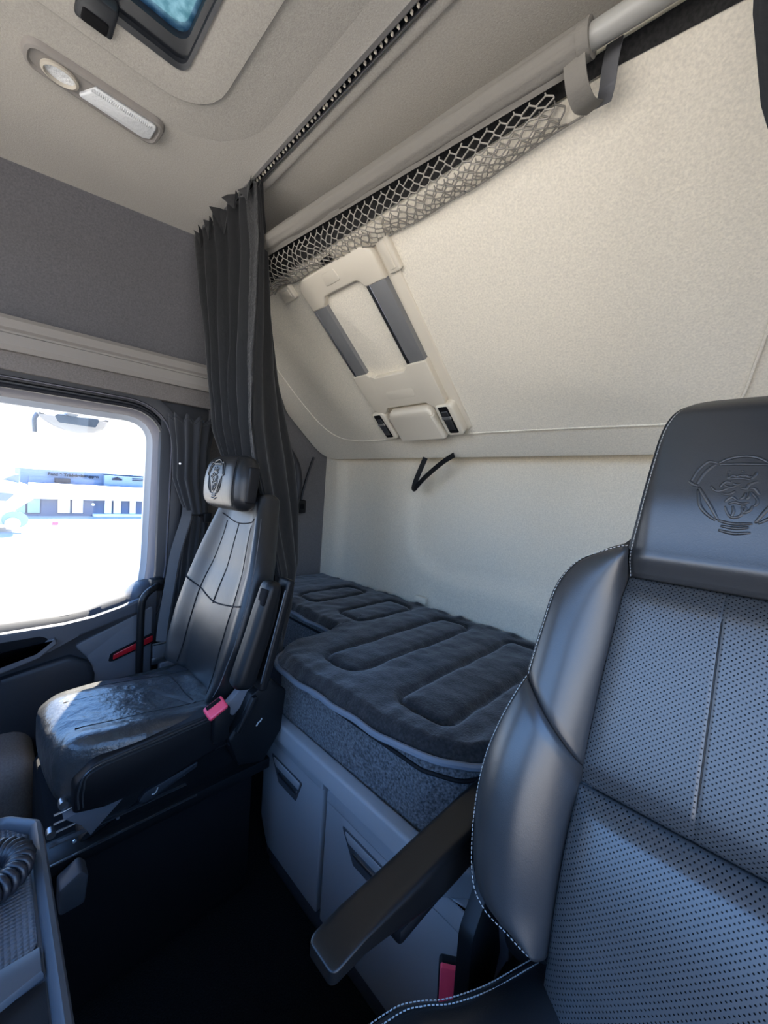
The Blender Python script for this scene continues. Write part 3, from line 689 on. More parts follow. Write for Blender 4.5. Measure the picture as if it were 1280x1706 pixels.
# gathered window curtain on the passenger pillar
wc = thing('window_curtain', 'dark pleated window curtain tied back beside the passenger window', 'curtain', (.06, .55, .45))
def wcurt(u, v):
    z = 1.385 - .95 * v; a = 2 * math.pi * u
    ry = interp([(0, .078), (.12, .062), (.25, .058), (.40, .040), (.52, .046), (1, .062)], v); rx = ry * .62
    cy = interp([(0, .553), (.25, .556), (.40, .585), (.55, .575), (1, .56)], v)
    pl = 1 + (.16 if v < .36 else .12) * math.sin(a * 11 + 1.2 * nz((a * .5, v * 3, 0), 1)) * sm(0, .03, v + .03)
    return (.055 + rx * math.cos(a) * pl, cy + ry * math.sin(a) * pl, z + .012 * math.sin(a * 11) * (1 - sm(0, .06, v)))
mk('cloth', grid(wcurt, 132, 60, True), 'curtain_grey', wc, ang=0)
mk('tie_band', tube([Vector(wcurt(i / 40, .40)).lerp(Vector((.055, .585, 1.005)), -.10) for i in range(40)], [.011] * 40, 6, closed=True, flat=.3), 'vinyl_black', wc)
mk('heading', tube([Vector(wcurt(i / 132, .02)) + Vector((0, 0, .004)) for i in range(132)], .003, 5, closed=True), 'curtain_grey', wc)
mk('tie_buckle', box(.075, .098, .60, .63, .975, 1.015, .005), 'vinyl_black', wc)
mk('press_stud', tube([(.090, .502, 1.205), (.094, .501, 1.205)], .0035, 10), 'steel', wc)
dc = thing('bunk_curtain', 'black curtain edge hanging at the driver end of the rail', 'curtain', (1.85, .54, 1.3))
def dcur(u, v):
    z = 2.04 - .95 * v; x = interp([(0, 1.628), (.4, 1.650), (.5, 1.664), (.6, 1.690), (.75, 1.74), (1, 1.80)], v) + .30 * u; return (x, .530 + .016 * math.sin(u * 30 + v), z)
mk('cloth', thicken(grid(dcur, 60, 30), (0, .002, 0)), 'curtain_dark', dc, ang=0)

# ================================================================== passenger seat belt
sb = thing('seat_belt', 'grey seat belt webbing hanging beside the passenger seat with its tongue', 'seat belt', (.09, .46, .45))
bp = spline([(.062, .545, 1.03), (.092, .530, .985), (.095, .498, .86), (.100, .478, .72), (.104, .462, .60), (.106, .456, .52)], 8)
mk('webbing', ribbon(bp, (.006, .016, -.004), (.0012, -.0008, 0)), 'webbing', sb)
mk('webbing', ribbon([p + Vector((-.012, .010, 0)) for p in bp], (.006, .015, -.003), (.0010, -.0008, 0)), 'webbing', sb)
tg = mk('tongue', box(.098, .112, .428, .484, .462, .512, .004), 'webbing', sb)
mk('tongue_bar', tube([(.112, .425, .516), (.112, .488, .519)], .0035, 8), 'steel', tg)
mk('tongue_plate', box(.107, .113, .424, .476, .437, .463, .002), 'dull_steel', tg)
mk('belt_anchor', box(.085, .125, .452, .505, .395, .440, .006), 'door_grey', sb)
# ================================================================== embossed griffin badge, strokes in metres on the headrest
BADGE = [[(-.048,.0349),(-.0434,.0496),(-.0352,.0616),(-.0299,.0642),(-.0223,.0617)],[(-.0412,.03),(-.037,.0432),(-.0307,.0538),(-.024,.0604)],[(-.0509,.0348),(-.045,.0292),(-.0411,.0287)],
[(-.0214,.0617),(-.0122,.0681),(.0032,.0719),(.0176,.0693),(.0279,.062)],[(-.0203,.0597),(-.0027,.0605),(.0143,.0601),(.028,.0602)],[(-.0389,.0262),(-.032,.0138),(-.023,-.0019),(-.0141,-.0194)],[(-.0395,.0223),(-.0352,.0009),(-.0275,-.011),(-.0167,-.0197)],
[(-.0141,-.0194),(.0008,-.0225),(.0195,-.0203)],[(-.0108,-.0263),(.0038,-.0281),(.0167,-.0253)],[(-.0128,-.032),(.002,-.0348),(.0189,-.0319)],
[(-.0093,.0384),(.0018,.04),(.0129,.038)],[(-.011,.0465),(-.0094,.0396),(-.0055,.0441),(-.0009,.0418),(.0014,.0444),(.0049,.0432),(.0081,.0446),(.0109,.0416),(.0132,.0435),(.0128,.0386)],[(-.0104,.0503),(-.0089,.0478)],[(.0033,.0512),(.0048,.0488)],[(.0176,.0497),(.0164,.0448),(.0128,.0386)],
[(-.0262,.0282),(-.02,.0209),(-.013,.0226),(-.0082,.0266)],[(-.0169,.0261),(-.0124,.0339),(-.0063,.0341)],[(-.0138,.03),(-.0056,.0267),(.0001,.0307)],[(-.0143,.0175),(-.0072,.0167),(-.0008,.022)],[(-.0044,.033),(.0001,.0307),(.0033,.0321)],[(.0038,.0272),(.009,.025),(.0118,.0313),(.018,.0352),(.0199,.0365)],[(.0122,.0264),(.018,.0256),(.0227,.0175)],
[(-.0096,.0055),(-.0066,.0106),(-.0026,.0133),(.0021,.0088)],[(.0045,.0102),(.0083,.0141),(.0094,.0202)],[(.0103,.0107),(.0132,.0145),(.0134,.0217)],[(.0143,.0217),(.0207,.0126),(.0213,.0056),(.0184,.0018)],
[(-.0091,.0006),(-.0056,-.0088),(-.0008,-.0143),(.0057,-.0124),(.0086,-.0074),(.007,.0008)],[(-.0014,.0013),(.0001,-.0058),(-.0016,-.0144)],[(.0069,.002),(.0112,0),(.0102,-.0072),(.0156,-.0032),(.0175,.0029)],[(-.0059,.0033),(-.0002,.0062),(.0075,.0044),(.0139,.0073)]]
for k in (0, 1, 2, 5, 6): BADGE.append([(.0075 - a, b) for a, b in BADGE[k]])          # the ring repeats on the far side
def badge(surf, cu, cv, sc, r):
    mb = MB()
    for k, s in enumerate(BADGE):
        P = spline([Vector((cu + (a - .0035) * sc, cv + (b - .022) * sc, 0)) for a, b in s], 5)
        ring = k < 10 or k >= 30; rr_ = r * (1.25 if ring else 1.0); n = len(P)
        mb.add(tube([surf(p.x, p.y) for p in P], [rr_ * (.45 + .55 * math.sin(math.pi * (i + .4) / (n - .2)) ** .5) for i in range(n)], 8))
    return mb.vf

# ================================================================== driver seat (near right)
AL = R(18)
DS = Frame((1.672, .72, 1.15), (1, 0, 0), (0, math.sin(AL), math.cos(AL)), (0, -math.cos(AL), math.sin(AL)))      # (u across, v up, w out to the sitter)
ds = thing('truck_seat', 'large black leather driver seat with perforated centre panels and white stitching', 'seat', (1.672, .55, 0))
def patch(Lc, Rc, wfn, nu=28, nv=40, sk=.06, frame=DS):
    """upholstered panel ruled between a left and a right edge curve, height from wfn(s, t, u, v), closed with a back"""
    Lp, Rp = resample(Lc, nv + 1), resample(Rc, nv + 1); v = []; uv = []; f = []
    for j in range(nv + 1):
        for i in range(nu + 1):
            s, t = i / nu, j / nv; p = Lp[j].lerp(Rp[j], s); v.append(frame(p.x, p.y, wfn(s, t, p.x, p.y))); uv.append((p.x, p.y))
    for j in range(nv):
        for i in range(nu): f.append((j * (nu + 1) + i, (j + 1) * (nu + 1) + i, (j + 1) * (nu + 1) + i + 1, j * (nu + 1) + i + 1))
    vv, ff = thicken((v, f), tuple(frame.z * -sk)); return (vv, ff), uv + uv
def pf(s, p=5): return 1 - abs(2 * s - 1) ** p
half = [(-.120, -.107), (-.1165, -.07), (-.108, -.011), (-.100, .071), (-.092, .123), (-.075, .157), (-.035, .168), (0, .170)]
# head section
hl = spline([(-.111, -.107), (-.113, -.071), (-.106, -.011), (-.098, .07), (-.091, .12), (-.078, .150), (-.058, .165), (-.034, .1695)], 8)
hr = [Vector((-p.x, p.y)) for p in hl]
def head_w(u, v):
    e = min(1, max(0, (.1145 - abs(u)) / .03)); t = max(0, (.172 - v) / .03); b = max(0, (v + .112) / .035)
    return .010 + .016 * math.sqrt(sm(0, 1, min(1, e))) * math.sqrt(sm(0, 1, min(1, t))) - .018 * (1 - sm(0, 1, min(1, b))) - .25 * u * u + .012 * sm(-.08, .02, v)
hd, huv = patch(hl, hr, lambda s, t, u, v: head_w(u, v) - (.006 if s in (0, 1) or t == 1 else 0), 48, 60, .075)
hp = mk('headrest', hd, 'leather_smooth', ds, ang=0)
mk('badge', badge(lambda a, b: DS(a, b, head_w(a, b) - .0006), .0045, .0225, 1.0, .0021), 'leather_smooth', hp, ang=0)
mk('headrest_piping', tube([DS(p.x * 1.004, p.y + .001, head_w(p.x, p.y) - .010) for p in hl[:-1]] + [DS(p.x * 1.004, p.y + .001, head_w(p.x, p.y) - .010) for p in reversed(hr)], .0035, 6), 'leather', hp)
tag(mk('headrest_stitching', stitches([DS(p.x * .972, p.y - .003 * (p.y > .1), head_w(p.x * .97, p.y) + .0006) for p in hl] + [DS(p.x * .972, p.y - .003, head_w(p.x * .97, p.y) + .0006) for p in reversed(hr)], .0052, .0034, .0006), 'thread', hp), kind='stuff')
# centre panels
cl_u = spline([(-.111, -.108), (-.116, -.19), (-.121, -.276), (-.126, -.415)], 8); cr_u = [Vector((-p.x, p.y)) for p in cl_u]
def cu_w(s, t, u, v): return .004 + .012 * pf(s, 6) * pf(t, 8) - .010 * sm(.90, 1, t) * (1) - .014 * (1 - sm(0, .12, t)) - .18 * u * u - (.0025 * math.exp(-((u - .003) / .0022) ** 2))
def split(name, wfn, Lc, Rc, mt, nu, nv, sk=.05):
    g, uv = patch(Lc, Rc, wfn, nu, nv, sk); return mk(name, g, mt, ds, uvs=uv, ang=0)
split('centre_panel', cu_w, cl_u, cr_u, 'leather_perforated', 120, 60)
mk('centre_seam', tube([DS(.003, -.112 - .296 * i / 30, cu_w(.5, i / 30, .003, 0) + .0003) for i in range(31)], .0011, 5), 'leather', ds)
cl_l = spline([(-.126, -.417), (-.126, -.50), (-.125, -.56), (-.125, -.70)], 8); cr_l = [Vector((-p.x, p.y)) for p in cl_l]
def clw(s, t, u, v): return .002 + .020 * pf(s, 6) * sm(0, .10, t) ** .6 + .012 * math.sin(math.pi * min(1, t * 1.3)) - .18 * u * u - .010 * sm(.7, 1, t)
split('lumbar_panel', clw, cl_l, cr_l, 'leather_perforated', 60, 50)
# bolsters, left and right
o_u = spline([(-.114, -.067), (-.147, -.084), (-.178, -.106), (-.200, -.150), (-.208, -.215), (-.212, -.265), (-.214, -.297)], 8)
i_u = spline([(-.111, -.100), (-.116, -.19), (-.121, -.276), (-.124, -.392)], 8)
o_l = spline([(-.214, -.299), (-.236, -.378), (-.245, -.446), (-.240, -.521), (-.224, -.586), (-.202, -.611), (-.168, -.621), (-.140, -.632)], 8)
i_l = spline([(-.124, -.394), (-.126, -.46), (-.125, -.54), (-.126, -.636)], 8)
def bu_w(s, t, u, v):
    r = 1 - s                                                      # r = 0 at the centre panel
    return .004 + .040 * math.sin(math.pi * min(1, r * .86)) ** .75 * (1 - .35 * (1 - t)) + .012 * r - .010 * (r > .999) - .006 * (1 - sm(0, .06, t)) - .003 * sm(.95, 1, t)
def bl_w(s, t, u, v):
    r = 1 - s; k = math.sin(math.pi * min(1, .22 + t * .74)) ** .6
    return .003 + .066 * k * math.sin(math.pi * min(1, r * .84)) ** .7 + .012 * r - .012 * (r > .999) - .004 * (1 - sm(0, .05, t))
for sg in (1, -1):
    fl = lambda c: [Vector((p.x * sg, p.y)) for p in c]
    lab = None
    a = mk('shoulder_bolster', patch(fl(o_u), fl(i_u), bu_w, 32, 40, .07)[0], 'leather_smooth', ds, ang=0)
    b = mk('side_bolster', patch(fl(o_l), fl(i_l), bl_w, 36, 50, .08)[0], 'leather_smooth', ds, ang=0)
    for par, oc, wf in ((a, o_u, bu_w), (b, o_l, bl_w)):
        n = len(oc); E_ = [Vector((p.x * sg, p.y)) for p in oc]
        wv = [wf(0, i / (n - 1), p.x, p.y) for i, p in enumerate(E_)]
        mk('edge_piping', tube([DS(p.x * 1.012, p.y, w_ - .004) for p, w_ in zip(E_, wv)], .0032, 6), 'leather', par)
        tag(mk('edge_stitching', stitches([DS(p.x * .985, p.y, wf(.03, i / (n - 1), p.x, p.y) + .0022) for i, p in enumerate(E_)], .0056, .0036, .00065), 'thread', par), kind='stuff')
    mk('outer_side', prism([(p.x * sg, p.y) for p in (spline([(-.10, -.04), (-.15, -.062), (-.192, -.10), (-.216, -.16), (-.222, -.26), (-.245, -.37), (-.250, -.446), (-.243, -.54), (-.222, -.60), (-.15, -.65), (-.10, -.66)], 5))][::sg], -.105, -.010, DS, .02, 3), 'leather', ds)
mk('back_shell', prism(round_poly([(-.20, -.70), (.20, -.70), (.235, -.45), (.20, -.15), (.10, -.05), (.09, .14), (-.09, .14), (-.10, -.05), (-.20, -.15), (-.235, -.45)], .03), -.14, -.04, DS, .02), 'black_plastic', ds)
# cushion, its left edge in plan as it swells and narrows towards the backrest
ce = [(1.395, .12), (1.405, .26), (1.425, .345), (1.443, .378), (1.468, .410), (1.490, .462), (1.515, .545), (1.535, .60)]
cO = spline([Vector((a, b)) for a, b in ce], 8); cI = [Vector((1.575 + .02 * (i / (len(cO) - 1)), p.y)) for i, p in enumerate(cO)]
ZF = Frame((0, 0, .485), (1, 0, 0), (0, 1, 0), (0, 0, 1))
def cush_w(s, t, u, v): return .016 + .030 * math.sin(math.pi * min(1, .12 + s * .80)) ** .7 - .016 * (s < .001) - .02 * sm(.8, 1, s) + .0 - .030 * sm(.55, 1, t)
g, uv = patch(cO, cI, cush_w, 24, 50, .12, ZF); cbm = mk('cushion_bolster', g, 'leather', ds, ang=0)
n_ = len(cO)
mk('cushion_piping', tube([ZF(p.x - .003, p.y, cush_w(0, i / (n_ - 1), 0, 0) - .002) for i, p in enumerate(cO)], .0034, 6), 'leather', cbm)
tag(mk('cushion_stitching', MB().add(stitches([ZF(p.x + .0035, p.y, cush_w(.03, i / (n_ - 1), 0, 0) + .0012) for i, p in enumerate(cO)], .0052, .0034, .0007)).add(stitches([ZF(p.x + .013, p.y, cush_w(.10, i / (n_ - 1), 0, 0) + .0012) for i, p in enumerate(cO)], .0052, .0034, .0007)).vf, 'thread', cbm), kind='stuff')
g, uv = patch([Vector((1.577 + .02 * i / 20, .12 + .50 * i / 20)) for i in range(21)], [Vector((1.767 - .02 * i / 20, .12 + .50 * i / 20)) for i in range(21)], lambda s, t, u, v: -.004 + .014 * pf(s, 4) - .028 * sm(.55, 1, t), 30, 30, .10, ZF)
mk('cushion_centre', g, 'leather_perforated', ds, uvs=uv, ang=0)
g, uv = patch([Vector((2 * 1.672 - p.x, p.y)) for p in cO], [Vector((2 * 1.672 - p.x, p.y)) for p in cI], cush_w, 24, 40, .12, ZF); mk('cushion_bolster', g, 'leather', ds, ang=0)
mk('seat_base', box(1.47, 1.87, .16, .72, .0, .37, .03), 'black_plastic', ds)
brk = [(.50, .20), (.60, .20), (.66, .26), (.70, .40), (.72, .60), (.68, .68), (.62, .66), (.575, .50), (.60, .40), (.565, .32)]
mk('recliner_bracket', prism(round_poly(brk, .02), 1.452, 1.468, YZ, .004), 'door_grey', ds)
mk('shade_plate', prism(round_poly([(.50, .20), (.64, .20), (.66, .57), (.56, .575), (.50, .50)], .03), 1.428, 1.452, YZ, .006), 'black_plastic', ds)  # black plate added to imitate the seat's shadow at the cabinet's right end
mk('side_cover', box(1.46, 1.50, .28, .66, .24, .40, .015), 'black_plastic', ds)
ar = mk('armrest', rbox(.064, .418, .070, .012, Frame((1.374, .484, .568), (1, 0, 0), (0, 1, -.012), (0, .012, 1)), deform=lambda x, y, z: (x * (1 - .20 * sm(-.10, .215, -y)), y, .035 - (.035 - z) * (1 - .70 * sm(-.02, .20, -y)) - .006 * sm(.17, .215, -y)), n=10), 'armrest_skin', ds, ang=0)
mk('armrest_pivot', tube([(1.39, .655, .555), (1.452, .66, .555)], .032, 18), 'black_plastic', ar)
mk('armrest_cap', box(1.352, 1.396, .40, .655, .520, .545, .008), 'vinyl_black', ar)
# belt buckle of the driver seat
bk = thing('belt_buckle', 'red push button belt buckle between driver seat and cabinet', 'buckle', (1.42, .53, .30))
BF = Frame((1.415, .520, .355), (.80, .60, 0), (-.21, .28, .937), (.562, -.749, .35))
mk('case', rbox(.044, .088, .022, .006, Frame(BF(0, -.004, -.013), BF.x, BF.y, BF.z), n=3), 'black_plastic', bk)
mk('button', prism(round_poly([(-.0205, -.042), (.0205, -.042), (.0205, .038), (-.0205, .038)], .004), -.004, .006, BF, .002), 'red_plastic', bk)
mk('slot', prism(round_poly([(.010, -.030), (.0195, -.030), (.0195, .020), (.010, .020)], .003), .003, .0068, BF), 'matte_black', bk)
mk('stalk', tube([BF(0, -.04, -.012), Vector((1.44, .52, .16))], .011, 8), 'black_plastic', bk)

# ================================================================== passenger seat
ps = thing('truck_seat', 'black leather passenger seat with pillow headrest and raised armrest', 'seat', (.52, .35, 0))
PA = R(13)
PS = Frame((.53, .525, .815), (1, 0, 0), (0, math.sin(PA), math.cos(PA)), (0, -math.cos(PA), math.sin(PA)))
WK = [(0, .82), (.12, .94), (.30, 1.0), (.48, .98), (.66, .90), (.80, .78), (.92, .66), (1, .58)]
def pback_front(u, t, k):
    a = abs(u) / (.23 * k); return .050 * sm(.45, .95, a) * (1 - .6 * t) + .018 * math.sin(math.pi * min(1, t * 1.5 + .08)) * (1 - a * a) - .05 * sm(.92, 1.0, a) * 0
def pdef(x, y, z):
    t = (y + .28) / .56; k = interp(WK, t); f_ = sm(-.04, .04, z)
    return (x * k, y, z + f_ * pback_front(x * k, t, k))
mk('backrest', rbox(.46, .60, .054, .026, Frame(PS(0, .01, 0), PS.x, PS.y, PS.z), lambda x, y, z: pdef(x, y + .01, z)[:1] + (y,) + pdef(x, y + .01, z)[2:], 22), 'leather', ps, ang=0)
def psurf(u, y, up=.0):
    t = (y + .28) / .56; k = interp(WK, t); return PS(u, y, .027 + pback_front(u, t, k) + up)
for u0, u1 in ((-.125, -.085), (.0, .0), (.125, .085)):
    y0 = -.27 if u0 else -.05
    mk('backrest_seam', tube([psurf(u0 + (u1 - u0) * sm(-.05, .2, y0 + (.205 - y0) * i / 30), y0 + (.205 - y0) * i / 30, -.0005) for i in range(31)], .0022, 5), 'thread_dark', ps)
mk('backrest_seam', tube([psurf(-.205 + .41 * i / 40, -.045 + .035 * (abs(i - 20) / 20) ** 1.5, -.0005) for i in range(41)], .0024, 5), 'thread_dark', ps)
mk('backrest_seam', tube([psurf(-.11 + .22 * i / 30, .205 - .0 + .02 * (abs(i - 15) / 15) ** 2, -.0005) for i in range(31)], .0022, 5), 'thread_dark', ps)
for d in (0, .006):
    mk('backrest_stitching', tube([Vector(psurf(.222 * interp(WK, (y + .28) / .56), y, -.012 - d)) for y in [-.25 + .48 * i / 40 for i in range(41)]], .0012, 4), 'thread_dark' if d else 'webbing', ps)
HF = Frame((.532, .514, 1.146), (1, 0, 0), (0, .10, .995), (0, -.995, .10))
def hdef(x, y, z): return (x * (1 - .10 * sm(0, .085, y)) , y, z * (1 - .0 * y) - .25 * x * x * (z > 0) + .012 * (1 - (y / .085) ** 2) * (z > 0))
hr_ = mk('headrest', rbox(.255, .165, .072, .035, HF, hdef, 12), 'leather', ps, ang=0)
mk('badge', badge(lambda a, b: HF(a, b, .036 - .25 * a * a + .012 * (1 - (b / .085) ** 2) - .0003), -.012, .008, 1.12, .0024), 'leather', hr_, ang=0)
mk('headrest_seam', tube([HF(.108 - .008 * sm(0, .08, y), y, .036 - .25 * .0125 + .012 * (1 - (y / .085) ** 2)) for y in [-.07 + .14 * i / 20 for i in range(21)]], .0018, 5), 'thread_dark', hr_)
mk('headrest_side', rbox(.012, .105, .034, .0059, Frame(HF(.1235, -.004, -.006), HF.x, HF.y, HF.z), n=3), 'vinyl_black', hr_)
# cushion
CF = Frame((.52, .305, .515), (1, 0, 0), (0, 1, 0), (0, 0, 1))
def cdef(x, y, z):
    t = (y + .215) / .43; up = sm(-.03, .06, z); a = abs(x) / .25
    zz = z + up * (.012 * sm(.55, .9, a) - .020 * sm(.25, .85, t) - .014 * (1 - a * a) * sm(0, .5, t) - .02 * sm(.95, 1, a) - .080 * sm(.02, .25, -x)) - (1 - sm(.0, .18, t)) * .014 * (1 - up)
    zz += up * .0035 * nz((x * 5, y * 3, 0), 4) * sm(.1, .4, t)
    return (x * (1 - .10 * (1 - sm(0, .35, t))), y - .022 * (1 - a * a) * (1 - sm(0, .3, t)), zz)
mk('cushion', rbox(.50, .41, .135, .050, CF, cdef, 24), 'leather_worn', ps, ang=0)
def csurf(x, y, up=0): return CF(*cdef(x, y, .0675)) + Vector((0, 0, up))
for sx in (-.155, .155, .0):
    mk('cushion_seam', tube([csurf(sx, -.165 + .33 * i / 40, -.0008) for i in range(41)], .0022 if sx else .0012, 5), 'thread_dark', ps)
mk('cushion_seam', tube([csurf(-.15 + .30 * i / 30, .075 + .0 * i, -.0008) for i in range(31)], .0022, 5), 'thread_dark', ps)
fold = [(.04, .03, 0), (.09, .045, 0), (.14, .078, 0)]
tag(mk('cushion_strip', ribbon([csurf(.03 + .125 * i / 12, .010 + .062 * i / 12, .0012) for i in range(13)], (-.003, .006, 0), (0, 0, .0008)), 'leather_smooth', ps), label='folded leather strip')
# inboard flank: black vinyl with a double stitched border
flank = round_poly([(.118, .462), (.118, .520), (.150, .556), (.40, .575), (.47, .560), (.50, .52), (.47, .485), (.30, .452), (.17, .452)], [.01, .03, .04, .02, .03, .03, .02, .02, .01])
fk = mk('cushion_flank', prism(flank, .735, .772, YZ, .006), 'vinyl_black', ps)
for d in (-.004, -.011):
    L_ = offset_loop(list(reversed(flank)), 0); mk('flank_piping', tube([YZ(p.x, p.y, .7735) for p in [Vector(q) for q in (spline([(.123 - d, .470), (.123 - d, .517 + d), (.152, .551 + d), (.27, .560 + d), (.40, .570 + d)], 8))]], .0018, 5), 'leather_smooth', fk)
mk('seat_pan', prism([(.105, .452), (.235, .470), (.205, .44), (.165, .405), (.150, .390), (.135, .42)], .30, .760, YZ, .004), 'door_grey', ps)
mk('side_skirt', prism(round_poly([(.16, .40), (.22, .455), (.34, .478), (.50, .512), (.54, .50), (.53, .40), (.46, .365), (.12, .365)], .01), .30, .745, YZ, .006), 'black_plastic', ps)
mk('skirt_lip', tube([YZ(a, b, .748) for a, b in ((.205, .447), (.30, .468), (.42, .492), (.485, .508))], .0022, 6), 'dark_plastic', ps)
lv = mk('height_lever', prism(round_poly([(.235, .415), (.25, .405), (.36, .437), (.365, .452), (.25, .432)], .006), .742, .758, YZ, .003), 'dark_plastic', ps)
mk('lever_mark', tube([YZ(a, b, .7592) for a, b in ((.262, .421), (.268, .420), (.272, .424), (.274, .432))], .0016, 6), 'thread', lv)
for z in (.452, .433, .414): mk('slide_bar', tube([(.735, .092, z), (.735, .150, z + .003)], .0022, 6), 'steel', ps)
for y, z in ((.106, .470), (.088, .417)): mk('bolt', tube([(.725, y, z), (.742, y, z)], .008, 10), 'dull_steel', ps)
mk('floor_rail', box(.70, .765, .06, .56, .345, .375, .004), 'black_plastic', ps)
mk('rail_edge', box(.762, .768, .085, .36, .3705, .3735), 'dull_steel', ps)
mk('rail_edge', box(.742, .752, .085, .34, .398, .4005), 'dull_steel', ps)
for y, z in ((.125, .385), (.20, .392), (.29, .415), (.335, .425)): mk('screw', tube([(.745, y, z), (.7475, y, z)], .0035, 8), 'steel', ps)
mk('pedestal', box(.30, .755, .085, .52, .0, .355, .02), 'matte_black', ps)
# raised armrest beside the backrest
AF = Frame((.806, .482, .765), (1, 0, 0), (0, .235, .972), (0, -.972, .235))
pa = mk('armrest', rbox(.056, .275, .058, .020, AF, lambda x, y, z: (x, y, z * (1 - .25 * sm(.04, .142, y)) + .010 * sm(.05, -.14, y)), 8), 'black_plastic', ps, ang=0)
mk('armrest_button', rbox(.030, .042, .010, .004, Frame(AF(.010, .095, .021), AF.x, AF.y, AF.z), n=2), 'matte_black', pa)
mk('armrest_back', rbox(.050, .29, .024, .008, Frame(AF(.002, .004, -.042), AF.x, AF.y, AF.z), n=4), 'black_plastic', pa)
mk('armrest_trim', tube([AF(.024, -.12 + .24 * i / 12, -.030) for i in range(13)], .002, 5), 'dull_steel', pa)
mk('pivot_plate', prism(round_poly([(.415, .575), (.455, .612), (.50, .622), (.505, .60), (.465, .57), (.44, .545)], .008), .755, .775, YZ, .003), 'door_grey', ps)
rc = mk('recliner_cover', prism(round_poly([(.42, .50), (.445, .54), (.475, .602), (.53, .6270), (.58, .58), (.57, .47), (.52, .40), (.45, .42)], .012), .74, .800, YZ, .008), 'black_plastic', ps)
mk('recliner_lever', prism(round_poly([(.432, .52), (.446, .515), (.490, .588), (.486, .600), (.474, .598)], .005), .80, .812, YZ, .004), 'black_plastic', rc)
mk('recliner_mark', tube([YZ(a, b, .801) for a, b in ((.492, .512), (.497, .520), (.503, .521), (.507, .528))], .002, 6), 'thread', rc)
mk('slider_tab', box(.772, .790, .425, .440, .478, .512, .004), 'dark_plastic', ps)
pb = thing('belt_buckle', 'red belt buckle on the inner edge of the passenger cushion', 'buckle', (.782, .40, .56))
QF = Frame((.782, .388, .594), (0, .90, .43), (-.75, -.28, .60), (.66, -.33, .67))
mk('case', rbox(.050, .034, .022, .006, Frame(QF(0, -.004, -.008), QF.x, QF.y, QF.z), n=2), 'red_plastic', pb)
mk('slot', prism(round_poly([(-.018, .002), (.018, .002), (.018, .011), (-.018, .011)], .002), .002, .0046, QF), 'matte_black', pb)
mk('stalk', box(.772, .792, .385, .425, .50, .585, .005), 'black_plastic', pb)
tag(mk('floor_bracket', prism(round_poly([(.095, .300), (.135, .300), (.140, .355), (.128, .372), (.095, .352)], .008), .775, .815, YZ, .004), 'cabinet_dark'), 'small grey plastic bracket low beside the passenger seat rail', 'bracket')

# ================================================================== fold-out dash tray with a coiled cord
tr = thing('dash_tray', 'dark moulded dashboard tray with a dimpled rubber mat', 'tray', (1.25, -.2, .60))
tout = round_poly([(.908, -.70), (1.62, -.70), (1.62, .062), (1.30, .062), (.958, .058), (.915, .020)], [.01, .01, .03, .05, .02, .03], 6)
def insetl(l, d): return offset_loop(l, -d)
def lvl(l, z): return [Vector((p.x, p.y, z)) for p in l]
mk('rim', loft([lvl(insetl(tout, d), z) for d, z in ((.012, .40), (.002, .56), (0, .607), (.003, .617), (.008, .620), (.013, .616), (.015, .610), (.016, .600))], cap=False), 'console_rim', tr)
mk('well', prism(insetl(tout, .0155), .53, .6035, WORLD), 'console_rim', tr)
matl = round_poly([(.930, -.66), (1.16, -.66), (1.16, .041), (.966, .040), (.930, .014)], [.01, .01, .012, .012, .012])
mk('rubber_mat', prism(matl, .6030, .6085, WORLD, .002), 'rubber_mat', tr)
mk('divider', prism([(1.163, .043), (1.195, .043), (1.215, -.04), (1.215, -.66), (1.163, -.66)], .600, .616, WORLD, .006), 'console_rim', tr)
mk('dark_recess', prism([(1.200, .044), (1.58, .044), (1.58, -.66), (1.200, -.66)], .600, .6065, WORLD), 'vinyl_black', tr)
cc = thing('coiled_cord', 'black coiled cable lying in a loop on the rubber mat', 'cable', (1.04, 0, .596))
core = spline([(.985, -.22, .6268), (.99, -.10, .6268), (.994, -.03, .6268), (1.008, .016, .6270), (1.032, .030, .6270), (1.060, .020, .6268), (1.080, -.015, .6268), (1.10, -.08, .6268), (1.12, -.20, .6268)], 24)
core = resample(core, 700); hel = []; turns = 62
up = Vector((0, 0, 1))
for i, p in enumerate(core):
    t = (core[min(699, i + 1)] - core[max(0, i - 1)]).normalized(); s = t.cross(up).normalized(); a = 2 * math.pi * turns * i / 699
    hel.append(p + (s * math.cos(a) + up * math.sin(a)) * .0125)
mk('coil', tube(hel, .0044, 6), 'cord_black', cc, ang=0)

# ================================================================== the yard outside
tag(mk('ground', ([(-300, -300, -1.5), (300, -300, -1.5), (300, 300, -1.5), (-300, 300, -1.5)], [(0, 1, 2, 3)]), 'ground_concrete'), kind='structure', label='sunlit pale yard outside the cab')
bx = -27.0
def yz_box(y0, y1, z0, z1, d0=0, d1=.3, bev=0): return box(bx - d1, bx - d0, y0, y1, z0, z1, bev)
hall = thing('warehouse_hall', 'pale blue hall with lettering behind the dark low office', 'building', (bx - 6, 5, -1.5))
mk('wall', box(bx - 16, bx - 6, 1.2, 60, -1.5, 1.10), 'building_blue', hall)
mk('cladding', box(bx - 6.0, bx - 5.9, 1.6, 60, -.1, .58), 'building_blue', hall)
mk('annex_wall', box(bx - 5.9, bx - 5.2, 5.6, 60, -.1, .98), 'building_blue', hall)
mk('roof_edge', box(bx - 16.1, bx - 5.8, 1.1, 60, 1.09, 1.15), 'building_white', hall)
